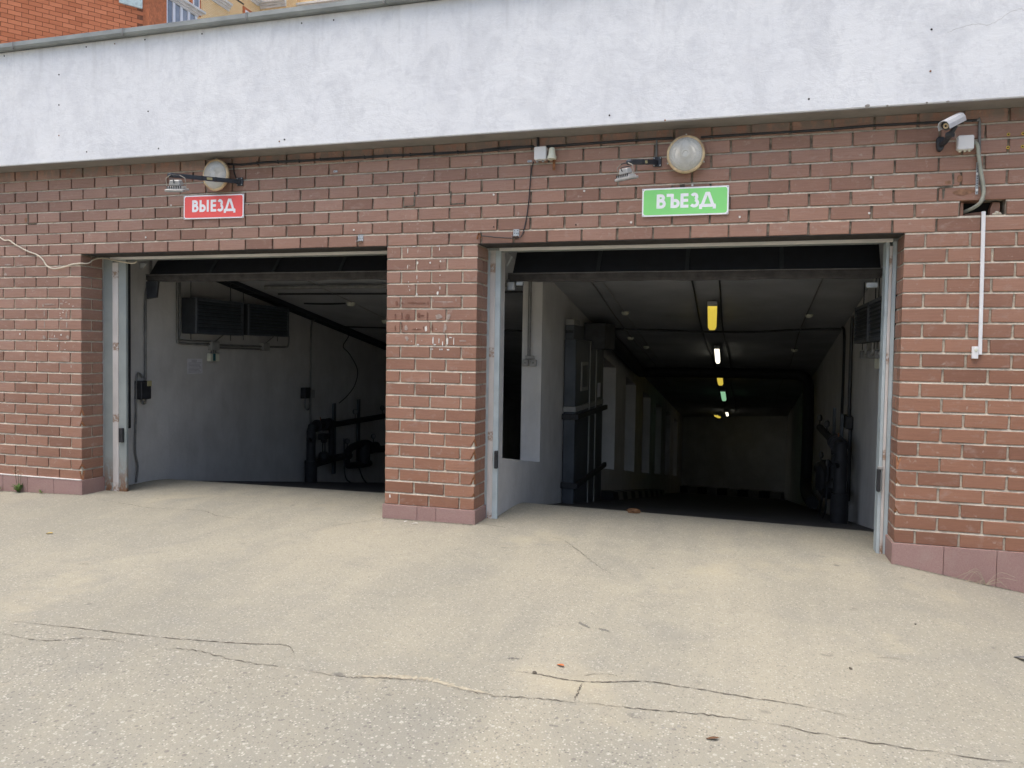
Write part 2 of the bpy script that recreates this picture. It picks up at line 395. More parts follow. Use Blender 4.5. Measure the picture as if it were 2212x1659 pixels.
ground = struct(g.obj('ground', M['asphalt'], smooth=True), 'dusty beige asphalt forecourt rising to the garage')
def ribbon(name, pts, wd, mat, lift=.003, jit=.012, taper=True):
    P = smooth_path([(x, y, 0) for x, y in pts], 14); mb = MB(); L = []; jit *= .6; n = len(P)
    for i, p in enumerate(P):
        t = (P[min(i+1, n-1)]-P[max(i-1, 0)]).normalized(); nr = Vector((-t.y, t.x, 0))
        q = p+nr*random.uniform(-jit, jit); e = min(1, 4*min(i+.4, n-1-i+.4)/n) if taper else 1
        ww = wd*.55*e*random.uniform(.2, 1.45)*(.12 if random.random() < .07 else 1)
        for s_ in (-1, 1):
            r_ = q+nr*s_*ww*.5; L.append((r_.x, r_.y, gz(r_.x, r_.y)+lift))
    mb.add(L, [(2*i, 2*i+1, 2*i+3, 2*i+2) for i in range(n-1)])
    return mb.obj(name, mat, ground)
ribbon('crack', [(-.98,-2.62),(-.71,-2.605),(-.376,-2.58),(-.046,-2.561),(.26,-2.53),(.527,-2.489),(.639,-2.46),(.711,-2.491),(.786,-2.579)], .012, M['crack'], jit=.006)
for seg in ([(-.82,-2.754),(-.511,-2.764),(-.334,-2.668),(-.084,-2.676)], [(.108,-2.675),(.269,-2.643),(.564,-2.689),(.858,-2.686)], [(.858,-2.686),(1.121,-2.692),(1.283,-2.65),(1.475,-2.627)], [(1.616,-2.652),(1.789,-2.664),(1.965,-2.63),(2.18,-2.604)],
            [(2.18,-2.604),(2.447,-2.574),(2.688,-2.546),(2.905,-2.536)], [(2.905,-2.536),(3.162,-2.575),(3.484,-2.588),(3.9,-2.58)]):
    ribbon('crack', seg, .010, M['crack'], jit=.012)
ribbon('sand_drift', [(1.15,-2.67),(1.30,-2.63),(1.475,-2.60),(1.62,-2.63),(1.8,-2.65)], .07, M['sand'], .002, .004)
ribbon('crack', [(1.728,-2.409),(1.9,-2.394),(2.077,-2.411),(2.219,-2.385),(2.395,-2.319),(2.578,-2.322),(2.813,-2.338),(3.092,-2.356),(3.38,-2.435)], .012, M['crack'], jit=.006)
ribbon('crack', [(2.138,-2.421),(2.135,-2.487),(2.143,-2.6)], .010, M['crack'])
ribbon('crack', [(2.059,-2.378),(2.204,-2.302),(2.3,-2.306)], .006, M['crack'])
ribbon('crack', [(-3.087,-.02),(-2.651,-.148),(-2.343,-.208),(-2.048,-.267),(-1.611,-.225),(-1.336,-.346),(-1.106,-.358),(-.834,-.247)], .010, M['crack'])
ribbon('crack', [(.779,.03),(.906,.013),(1.071,-.031)], .012, M['crack'])
ribbon('crack', [(1.327,-.161),(1.511,-.188),(1.651,-.352),(1.795,-.569),(1.926,-.768),(2.09,-.947)], .007, M['crack'])
ribbon('crack', [(-.329,-.388),(-.169,-.238),(-.01,-.04)], .008, M['crack'])
M['oil'] = plain('oil', (.20, .19, .162), 1, var=.2, sc=30)
M['dark_tint'] = plain('dark_tint', (.215, .19, .145), 1, var=.3, sc=30)
M['scuff'] = plain('scuff', (.395, .367, .292), 1, var=.15, sc=30)
ribbon('scuff_mark', [(-.189,-.917),(.011,-1.145),(.223,-1.342),(.414,-1.476)], .02, M['scuff'], .0022, .006)
ribbon('scuff_mark', [(3.43,-1.716),(3.505,-1.692),(3.576,-1.691)], .014, M['scuff'], .0022, .006)
for seg in ([(1.97,-1.715),(2.0,-1.735),(2.046,-1.772)], [(2.09,-1.765),(2.12,-1.775),(2.155,-1.787)], [(1.74,-2.27),(1.77,-2.262),(1.80,-2.25)]):
    ribbon('oil_spot', seg, .04, M['oil'], .0024, .008)
for xa, xb in ((-4.4, -3.08), (.0, .775), (3.79, 4.8)):
    ribbon('plinth_foot_line', [(xa+(xb-xa)*i/8, -.026+random.uniform(-.006, .006)) for i in range(9)], .05, M['dark_tint'], .0026, .006, False)  # darker ribbon laid along the foot of each plinth
RS = .157
def rz(y): return -.165-RS*(y-1.1)
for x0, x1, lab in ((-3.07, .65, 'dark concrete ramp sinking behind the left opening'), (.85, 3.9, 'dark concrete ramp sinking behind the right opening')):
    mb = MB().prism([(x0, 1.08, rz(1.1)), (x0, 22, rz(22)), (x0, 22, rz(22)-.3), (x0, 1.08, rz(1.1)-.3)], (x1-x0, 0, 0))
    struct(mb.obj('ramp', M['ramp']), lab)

# ------------------------------------------------------------------ brick masonry
LB, HB, BD = .2505, .1185, .12
BZ = CP-.0145
brick_meshes = {}
def brick_mesh(dx, dy, dz, chip=None, mat='brick'):
    var = random.randrange(5); key = (mat, round(dx, 3), round(dy, 3), round(dz, 3), chip if chip is None else (chip, random.random()), var)
    if key in brick_meshes: return brick_meshes[key]
    mb = box(-dx/2, dx/2, -dy/2, dy/2, -dz/2, dz/2)
    me = bpy.data.meshes.new('brick'); me.from_pydata(mb.v, [], mb.f)
    bm = bmesh.new(); bm.from_mesh(me)
    for v in bm.verts:
        v.co.x += random.uniform(-.0018, .0018); v.co.z += random.uniform(-.0016, .0016); v.co.y += random.uniform(-.0012, .0012)
    bmesh.ops.recalc_face_normals(bm, faces=bm.faces)
    if chip:
        sx, sz = chip; c = Vector((sx*dx/2, -dy/2, sz*dz/2)); n = Vector((sx*random.uniform(.7, 1.2), -random.uniform(.5, .9), sz*random.uniform(.15, .6))).normalized()
        r_ = bmesh.ops.bisect_plane(bm, geom=bm.verts[:]+bm.edges[:]+bm.faces[:], plane_co=c-n*random.uniform(.016, .03), plane_no=n, clear_outer=True)
        es = [e for e in r_['geom_cut'] if isinstance(e, bmesh.types.BMEdge)]
        ff = bmesh.ops.edgeloop_fill(bm, edges=es)['faces']
        for f in ff: f.material_index = 1
    else:
        bmesh.ops.bevel(bm, geom=bm.edges[:], offset=.003, segments=1, affect='EDGES')
    bmesh.ops.recalc_face_normals(bm, faces=bm.faces)
    bm.to_mesh(me); bm.free(); me.materials.append(M[mat]); me.materials.append(M['brick_raw'])
    brick_meshes[key] = me
    return me
def put_brick(par, x0, x1, y0, y1, z0, z1, chip=None):
    o = bpy.data.objects.new('brick', brick_mesh(x1-x0, y1-y0, z1-z0, chip, 'brick_band' if par.name.startswith('brick_wall') or par.get('bloom') else 'brick')); COL.objects.link(o)
    o.parent = par; o.location = Vector(((x0+x1)/2, (y0+y1)/2+random.uniform(-.0016, .0016), (z0+z1)/2+random.uniform(-.001, .001)))-world_loc(par)
    o.rotation_euler = (random.uniform(-.004, .004), random.uniform(-.003, .003), random.uniform(-.004, .004))
    return o
def spare(mb, x0, x1, y0, y1, z0, z1): mb.box(x0, x1, y0, y1, z0, z1)
XL, XR = -3.072, 3.782            # outer reveals of the two openings
XA, XB = -6.44, 7.4                # masonry runs on past the picture
VA, VB = -4.22, 4.72              # bricks beyond these are never in view
J = .0145

# upper band over both openings
upper = thing('brick_wall', 'long brown brick band over both openings, under the white parapet', 'brick wall', (0, 0, H))
hx0, hx1, hz0, hz1 = 4.106, 4.370, H+CP, H+2*CP
core = MB().box(XA, hx0, .0165, .119, H+.004, SOF).box(hx1, XB, .0165, .119, H+.004, SOF).box(hx0, hx1, .0165, .119, H+.004, hz0).box(hx0, hx1, .0165, .119, hz1, SOF)
core.obj('mortar', M['mortar_shaded'], upper)
def bed(par, x0, x1, zs, l=False, r=False):
    mb = MB()
    for z in zs:        # weathered joint: recessed under the brick above, flush on the brick below
        mb.add([(x0, .0015, z), (x1, .0015, z), (x1, .0105, z+.0142), (x0, .0105, z+.0142)], [(0, 1, 2, 3)])
        if r: mb.add([(x1-.0015, .0, z), (x1-.0015, .2528, z), (x1-.0105, .2528, z+.0142), (x1-.0105, .0, z+.0142)], [(0, 1, 2, 3)])
        if l: mb.add([(x0+.0015, .2528, z), (x0+.0015, .0, z), (x0+.0105, .0, z+.0142), (x0+.0105, .2528, z+.0142)], [(0, 1, 2, 3)])
    mb.obj('bed_joint', M['mortar'], par)['kind'] = 'stuff'
bed(upper, XA, XB, [H+kr*CP+BZ for kr in range(7) if kr != 1])
bed(upper, XA, hx0, [H+CP+BZ]); bed(upper, hx1, XB, [H+CP+BZ])
box(XA, XB, .12, .262, H+.02, 3.86).obj('backing', M['dark_void'], upper)
rest = MB(); P0 = -3.972; MOD = .2648
for kr in range(8):
    z0 = H+kr*CP; z1 = min(z0+BZ, SOF-.001); x = P0-10*MOD+(MOD/2 if kr % 2 else 0)
    while x < XB-.02:
        a = max(x+J/2+random.uniform(-.002, .002), XA); b = min(x+MOD-J/2+random.uniform(-.002, .002), XB)
        hole = kr == 1 and b > hx0+.02 and a < hx1-.02
        if b-a > .03 and not hole:
            if b < VA or a > VB: spare(rest, a, b, 0, BD, z0, z1)
            else: put_brick(upper, a, b, 0, BD, z0, z1)
        elif hole:
            if a < hx0-.03: put_brick(upper, a, hx0, 0, BD, z0, z1)
            if b > hx1+.03: put_brick(upper, hx1, b, 0, BD, z0, z1)
        x += MOD
rest.obj('brick', M['brick_band'], upper)['kind'] = 'stuff'
# what is left of the knocked-out brick: shards and crumbled mortar in the pocket
MB().prism([(4.292,.055,hz0+.002),(4.352,.05,hz0+.002),(4.350,.05,hz1-.012),(4.31,.06,hz1-.005),(4.296,.055,hz0+.05)], (0, .06, 0)).obj('broken_brick', M['brick'], upper, .003)
MB().prism([(4.112,.03,hz0+.002),(4.135,.035,hz0+.002),(4.131,.03,hz1-.01),(4.113,.03,hz1-.006)], (0, .085, 0)).obj('broken_brick', M['brick'], upper, .003)
MB().prism([(4.14,.07,hz0+.001),(4.265,.07,hz0+.001),(4.262,.07,hz0+.034),(4.21,.07,hz0+.03),(4.15,.07,hz0+.022)], (0, .045, 0)).obj('broken_brick', M['brick'], upper, .003)
for (cx, s_) in ((4.325, .016), (4.342, .011), (4.306, .009)):
    MB().lathe([(.2*s_, -s_), (.9*s_, -.4*s_), (s_, .2*s_), (.3*s_, .9*s_)], (cx, .02, hz0+s_*.8), (random.random(), .4, 1), 7).obj('mortar_crumb', M['mortar'], upper)
# knocked corners in the band
def scar(*pts):
    MB().prism([(x, -.0035, z) for x, z in pts], (0, .003, 0)).obj('chased_slot', M['crack'], upper)
scar((.226, 2.40), (.238, 2.395), (.241, 2.498), (.229, 2.50)); scar((.14, 2.384), (.238, 2.389), (.238, 2.397), (.14, 2.393))
scar((.535, 2.40), (.546, 2.397), (.548, 2.492), (.537, 2.495)); scar((.537, 2.387), (.655, 2.392), (.655, 2.400), (.537, 2.397))
scar((-3.688, 2.372), (-3.676, 2.371), (-3.677, 2.465), (-3.689, 2.466)); scar((-3.686, 2.364), (-3.582, 2.366), (-3.582, 2.374), (-3.686, 2.372))
scar((4.055, 2.385), (4.066, 2.39), (4.064, 2.462), (4.05, 2.46)); scar((3.965, 2.364), (4.06, 2.372), (4.06, 2.384), (4.0, 2.378)); scar((4.001, 2.29), (4.008, 2.30), (4.014, 2.362), (3.996, 2.36))
for cx, cz, w_, h_ in ((4.03, 2.40, .05, .03), (4.12, 2.335, .16, .05), (4.095, 2.42, .045, .06), (-3.71, 2.41, .035, .06)):
    pts = [(cx+math.cos(q)*w_/2*random.uniform(.6, 1), -.0026, cz+math.sin(q)*h_/2*random.uniform(.6, 1)) for q in [i*.63 for i in range(10)]]
    MB().prism(pts, (0, .002, 0)).obj('raw_patch', plain('worn_brick', (.27, .145, .085), .9, var=.25, sc=40), upper)

def pier(label, x0, x1, left_face, right_face, rows, base_tab, chips):
    t = thing('brick_pier', label, 'brick pier', ((max(x0, VA)+min(x1, VB))/2, 0, 0))
    MB().box(x0+(.0108 if left_face else 0), x1-(.0108 if right_face else 0), .0108, .258, .002, H-.002).obj('mortar', M['mortar'], t)
    if x0 < -1: t['bloom'] = 1
    spares = MB(); has = False
    for n in range(21):
        z1 = H-n*CP-.0145; z0 = z1-BZ; 
        odd = rows(n)             # list of (a,b,corner)
        for a, b, cl, cr in odd:
            ch = None
            for (cn, side, sz) in chips:
                if cn == n and ((side < 0 and cl) or (side > 0 and cr)): ch = (side, sz)
            if b < VA or a > VB: spare(spares, a, b, 0, BD, z0, z1); has = True; continue
            dp = .2528 if (cl or cr) and (b-a) < .2 else BD
            put_brick(t, a, b, 0, dp, z0, z1, ch)
            for c_, face in ((cl, -1), (cr, 1)):
                if c_ and dp == BD:      # second half brick on the reveal
                    xa, xb = (a, a+HB) if face < 0 else (b-HB, b)
                    put_brick(t, xa, xb, BD+J, .2528, z0, z1)
    bed(t, x0+(.001 if left_face else 0), x1-(.001 if right_face else 0), [H-n*CP-.0145 for n in range(21)], left_face, right_face)
    if has: spares.obj('brick', M['brick'], t)['kind'] = 'stuff'
    return t
def rows_left(n):
    out = []; b = XL; full = n % 2 == 0; first = True
    while b > XA+.04:
        L = LB if (full or not first) else HB
        a = max(b-L, XA); out.append((a, b, False, first)); b = a-J; first = False
    return out
def rows_mid(n):
    if n % 2: return [(0, .247, True, False), (.2615, .5085, False, False), (.523, .77, False, True)]
    return [(0, .117, True, False), (.1315, .378, False, False), (.3925, .6385, False, False), (.653, .77, False, True)]
def rows_right(n):
    out = []; a = XR; half = n % 2 == 0; first = True
    while a < XB-.04:
        L = HB if (half and first) else LB
        b = min(a+L, XB); out.append((a, b, first, False)); a = b+J; first = False
    return out
pl = pier('wide brown brick pier at the far left, with weeds at its foot', XA, XL, False, True, rows_left, None, [(14, 1, -1), (15, 1, -1), (19, 1, -1), (20, 1, 1)])
pm = pier('brown brick pier between the two garage openings', 0, .77, True, True, rows_mid, None, [(15, 1, -1), (16, 1, -1), (18, 1, -1), (19, 1, -1)])
pr = pier('brown brick pier at the far right, carrying white trunking', XR, XB, True, False, rows_right, None, [(15, -1, 1), (16, -1, -1), (18, -1, -1)])
def tiles(par, cuts, ends, reveal):
    for a, b in zip(cuts, cuts[1:]):
        za = gz(a, -.02)-.04; zb = gz(b, -.02)-.04
        MB().prism([(a+.0015, -.016, za), (b-.0015, -.016, zb), (b-.0015, -.016, -.004), (a+.0015, -.016, -.004)], (0, .022, 0)).obj('plinth_tile', M['tile'], par, .0015)
    for x, s_ in reveal:
        xa, xb = (x, x+.014*s_) if s_ > 0 else (x-.014, x)
        MB().prism([(xa, -.014, gz(x, 0)-.05), (xa, .258, gz(x, .2)-.05), (xa, .258, -.004), (xa, -.014, -.004)], (xb-xa, 0, 0)).obj('plinth_tile', M['tile'], par, .0015)
    box(cuts[0]+.004, cuts[-1]-.004, .008, .25, -.6, -.001).obj('footing', M['mortar'], par)
tiles(pl, [-6.44, -6.1, -5.8, -5.5, -5.2, -4.90, -4.60, -4.30, -4.0, -3.70, -3.385, XL+.004], None, [(XL, 1)])
tiles(pm, [-.006, .292, .455, .776], None, [(.77, 1), (0, -1)])
tiles(pr, [XR-.006, 4.083, 4.395, 4.70, 5.0, 5.3, 5.6, 5.9, 6.2, 6.5, 6.8, 7.1, 7.4], None, [(XR, -1)])
mb = box(-4.4, XL, -.02, .004, -.0035, .006); mb.obj('mortar_bead', M['white_paint'], pl, .002)

# faded paint and paper scraps
def blob(name, par, x, z, w_, h_, mat, y=-.0035, n=9, rag=.35):
    pts = []
    for i in range(n):
        an = 2*math.pi*i/n; r_ = 1-random.random()*rag
        pts.append((x+math.cos(an)*w_/2*r_, y, z+math.sin(an)*h_/2*r_))
    return MB().prism(pts, (0, .002, 0)).obj(name, mat, par)
def PX(px): return (px-203)/987*.77
def PZ(py): return H-(py-195)*.000727
for (px, py, w_, h_) in ((435,255,.008,.05),(505,212,.04,.008),(770,212,.035,.008),(783,245,.008,.03),(435,430,.006,.035),(540,545,.008,.045),(447,597,.009,.011),(553,597,.008,.011),(793,527,.008,.012),(790,607,.010,.010),(450,645,.006,.013),(462,685,.006,.018),(542,735,.014,.03),(793,665,.008,.03),(770,720,.02,.035),(795,378,.016,.018),(683,390,.018,.018),(545,390,.016,.03),
        (647,1105,.024,.055),(725,1235,.014,.07),(745,1280,.03,.012),(790,1235,.008,.05),(830,1270,.010,.05),(880,1235,.018,.07),(915,1200,.03,.012),(950,1240,.008,.08),(560,1283,.026,.016),(705,1330,.012,.014),(722,1330,.010,.012),(802,1331,.014,.014),(824,1330,.012,.014),(890,1332,.026,.013),(543,1110,.008,.008),(602,1237,.006,.006),(487,1245,.008,.008),(757,1110,.006,.010)):
    blob('paint_flake', pm, PX(px), PZ(py), w_, h_, M['white_paint'])
for (px, py, w_, h_) in ((320,830,.03,.05),(380,830,.02,.018),(500,825,.10,.012),(590,828,.09,.012),(665,828,.012,.03),(303,975,.012,.07),(376,970,.014,.085),(440,980,.05,.06),(565,960,.035,.06),(610,965,.035,.02),(660,970,.014,.09),(305,1105,.012,.06),(376,1080,.014,.07),(540,1115,.10,.010),(620,1100,.012,.03),(713,1100,.012,.075),(783,430,.007,.05),(1340,800,.0,.0)):
    if w_: blob('glue_mark', pm, PX(px), PZ(py), w_, h_, M['red_smear'])
for (px, py, w_, h_) in ((850,815,.19,.012),(720,800,.012,.035),(968,795,.012,.035),(785,970,.07,.06),(890,975,.05,.06),(425,1090,.04,.06),(1040,1235,.085,.014),(850,1100,.04,.08),(435,1215,.04,.045)):
    blob('paste_smear', pm, PX(px), PZ(py), w_, h_, M['pale_smear'], -.0028, 11, .6)
def LX(px): return XL+(px-962)*.000985
def LZ(py): return H-(py-135)*.000748
for (px, py, w_, h_) in ((590,750,.17,.014),(515,765,.03,.04),(735,745,.06,.02),(528,865,.016,.085),(790,885,.02,.085),(530,1000,.016,.08),(793,1000,.02,.075),(525,1160,.045,.045),(640,1178,.15,.02),(805,1155,.045,.05),(90,250,.10,.02),(240,260,.13,.015),(60,370,.05,.05)):
    blob('paste_smear', pl, LX(px), LZ(py), w_, h_, M['pale_smear'], -.0028, 11, .5)
for (px, py, w_, h_) in ((755,710,.008,.008),(790,725,.03,.005),(825,748,.008,.012),(870,775,.03,.006),(718,860,.006,.012),(718,890,.007,.012),(752,852,.016,.014),(802,830,.010,.008),(760,825,.015,.006),(730,922,.03,.008),(650,1145,.006,.025),(570,1262,.006,.006),(685,1265,.006,.02),(778,1226,.018,.010),(845,1515,.004,.03),(773,1310,.02,.006)):
    blob('paint_flake', pl, LX(px), LZ(py), w_, h_, M['white_paint'])
blob('paint_flake', pm, .047, .063, .018, .036, M['white_paint'])

# ------------------------------------------------------------------ parapet, coping, roof deck
par = thing('parapet_wall', 'white rendered parapet overhanging the brick front', 'parapet', (0, -.2, SOF))
mb = MB(); NX, NZ = 70, 10
mb.box(XA, XB, -.2, -.002, SOF+.0005, 3.885)
mb.obj('render_face', M['plaster'], par, .006)
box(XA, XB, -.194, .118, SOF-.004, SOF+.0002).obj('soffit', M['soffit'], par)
seams = [XA, -5.96, -4.75, -3.54, -2.34, -1.125, .09, 1.30, 2.51, 3.72, 4.93, 6.14, XB]
for a, b in zip(seams, seams[1:]):
    dz = random.uniform(-.002, .002)
    cs = thing  # sheet profile: top, front lip, drip
    MB().prism([(a+.002, .35, 3.985+dz), (a+.002, -.258, 3.938+dz), (a+.002, -.262, 3.900+dz), (a+.002, -.254, 3.880+dz), (a+.002, -.204, 3.883+dz), (a+.002, -.204, 3.925+dz), (a+.002, .35, 3.97+dz)], (b-a-.004, 0, 0)).obj('coping_sheet', M['coping'], par)
    if a > XA+.1: MB().prism([(a-.022, .3, 3.986), (a-.022, -.260, 3.941), (a-.022, -.264, 3.878), (a-.022, -.256, 3.878), (a-.022, .3, 3.96)], (.012, 0, 0)).obj('coping_seam', M['conduit'], par)
for (x, z) in ((-3.723,3.852),(-2.799,3.846),(-2.179,3.848),(-1.605,3.84),(-.668,3.831),(-.383,3.826),(-3.101,3.633),(-3.103,3.368),(-2.147,3.244),(-2.799,2.94),(-.819,2.925),(-2.04,2.925),(1.815,2.933),(3.143,2.947),(3.862,3.328)):
    MB().lathe([(.0068, 0), (.0062, .003), (.004, .0031)], (x, -.1995, z), (0, -1, 0), 10).obj('anchor_hole', M['dark_void'], par)
for (x, z) in ((-3.105,3.101),(-.866,2.913),(3.864,3.067),(2.206,2.872),(-2.494,3.844)):
    MB().lathe([(.006, 0), (.0055, .004), (.003, .0041)], (x, -.1995, z), (0, -1, 0), 8).obj('rust_spot', M['rust'], par)
for (x, w_, h_) in ((3.50,.05,.03),(3.62,.02,.012),(3.85,.02,.014),(3.97,.03,.012)):
    blob('chipped_edge', par, x, SOF+h_*.35, w_, h_, M['soffit'], -.2025, 9, .5)
for pts in ([(3.95,3.30),(4.08,3.335),(4.2,3.33),(4.33,3.40),(4.42,3.385),(4.7,3.40)],):
    P_ = smooth_path([(x, 0, z) for x, z in pts], 8); v_ = []
    for i_, p_ in enumerate(P_):
        q_ = random.uniform(-.006, .006); hw = random.uniform(.0004, .0009); v_ += [(p_.x, -.2018, p_.z+q_-hw), (p_.x, -.2018, p_.z+q_+hw)]
    MB().add(v_, [(2*i_, 2*i_+2, 2*i_+3, 2*i_+1) for i_ in range(len(P_)-1)]).obj('hairline_crack', M['soffit'], par)
struct(box(-26, 24, .4, 60, 3.30, 3.55).obj('podium_deck', M['ceiling']), 'roof deck of the garage')
deck = None
struct(MB().box(XB, 24, .3, .6, -1.2, 3.3).obj('terrace_wall', M['mortar'])); struct(MB().box(-26, XA, .3, .6, -1.2, 3.3).obj('terrace_wall', M['mortar']))

# ------------------------------------------------------------------ tunnels
tag(box(-3.27, -3.072, .263, 16, -4, 3.29).obj('tunnel_wall', M['whitewash']), 'grey whitewashed side wall seen through the left opening', 'wall')
tag(box(3.9, 4.1, .263, 21, -4, 3.29).obj('tunnel_wall', M['whitewash']), 'grey side wall on the right of the entry tunnel', 'wall')
def sill(y): return .428-.153*y
def head(y): return 2.2 if y < 2 else 1.99-.15*y
def divider():
    ys = [.264]; 
    for i in range(8): ys += [.47+2.3*i, 1.72+2.3*i]
    ys += [21]; zf = [lambda y: -4.5, sill, head, lambda y: 3.29]
    x0, x1 = .65, .85; v = []; f = []
    for x in (x0, x1):
        for y in ys:
            for q in zf: v.append((x, y, q(y)))
    n = len(ys); idx = lambda s_, i, j: s_*n*4+i*4+j
    solid = lambda i, j: 0 <= i < n-1 and 0 <= j < 3 and not (j == 1 and i % 2 == 1)
    for i in range(n-1):
        for j in range(3):
            if solid(i, j):
                f.append((idx(0,i,j), idx(0,i+1,j), idx(0,i+1,j+1), idx(0,i,j+1))); f.append((idx(1,i,j), idx(1,i,j+1), idx(1,i+1,j+1), idx(1,i+1,j)))
                for (di, dj, e) in ((-1,0,((i,j),(i,j+1))), (1,0,((i+1,j),(i+1,j+1))), (0,-1,((i,j),(i+1,j))), (0,1,((i,j+1),(i+1,j+1)))):
                    if not solid(i+di, j+dj):
                        a, b = e; f.append((idx(0,*a), idx(0,*b), idx(1,*b), idx(1,*a)))
    return MB().add(v, f).obj('divider_wall', M['whitewash'])
tag(divider(), 'whitewashed wall with tall slots dividing the two ramps', 'wall')
def prism_y(x0, x1, y0, y1, za, zb, th): return MB().prism([(x0, y0, za), (x0, y1, zb), (x0, y1, zb+th), (x0, y0, za+th)], (x1-x0, 0, 0))
CLa, CLb, CRa, CRb = 2.36, .165, 2.305, .152
def cl(y): return CLa-CLb*y
def cr(y): return CRa-CRb*y
tag(prism_y(-3.071, .649, .263, 16, cl(.263), cl(16), .2).obj('tunnel_ceiling', M['ceiling']), 'sloping grey ceiling over the left ramp', 'ceiling')
tag(prism_y(.851, 3.899, .263, 21, cr(.263), cr(21), .2).obj('tunnel_ceiling', M['ceiling']), 'sloping grey ceiling over the right ramp with lamps', 'ceiling')
tag(box(-3.3, .66, 15.9, 16.2, -4.5, 3.2).obj('end_wall', M['whitewash']), 'end wall at the bottom of the left ramp', 'wall')
tag(MB().prism([(.84, 19.6, -4.5), (3.92, 17.9, -4.5), (3.92, 18.1, -4.5), (.84, 19.8, -4.5)], (0, 0, 6)).obj('end_wall', M['whitewash']), 'dark end wall at the bottom of the right ramp', 'wall')

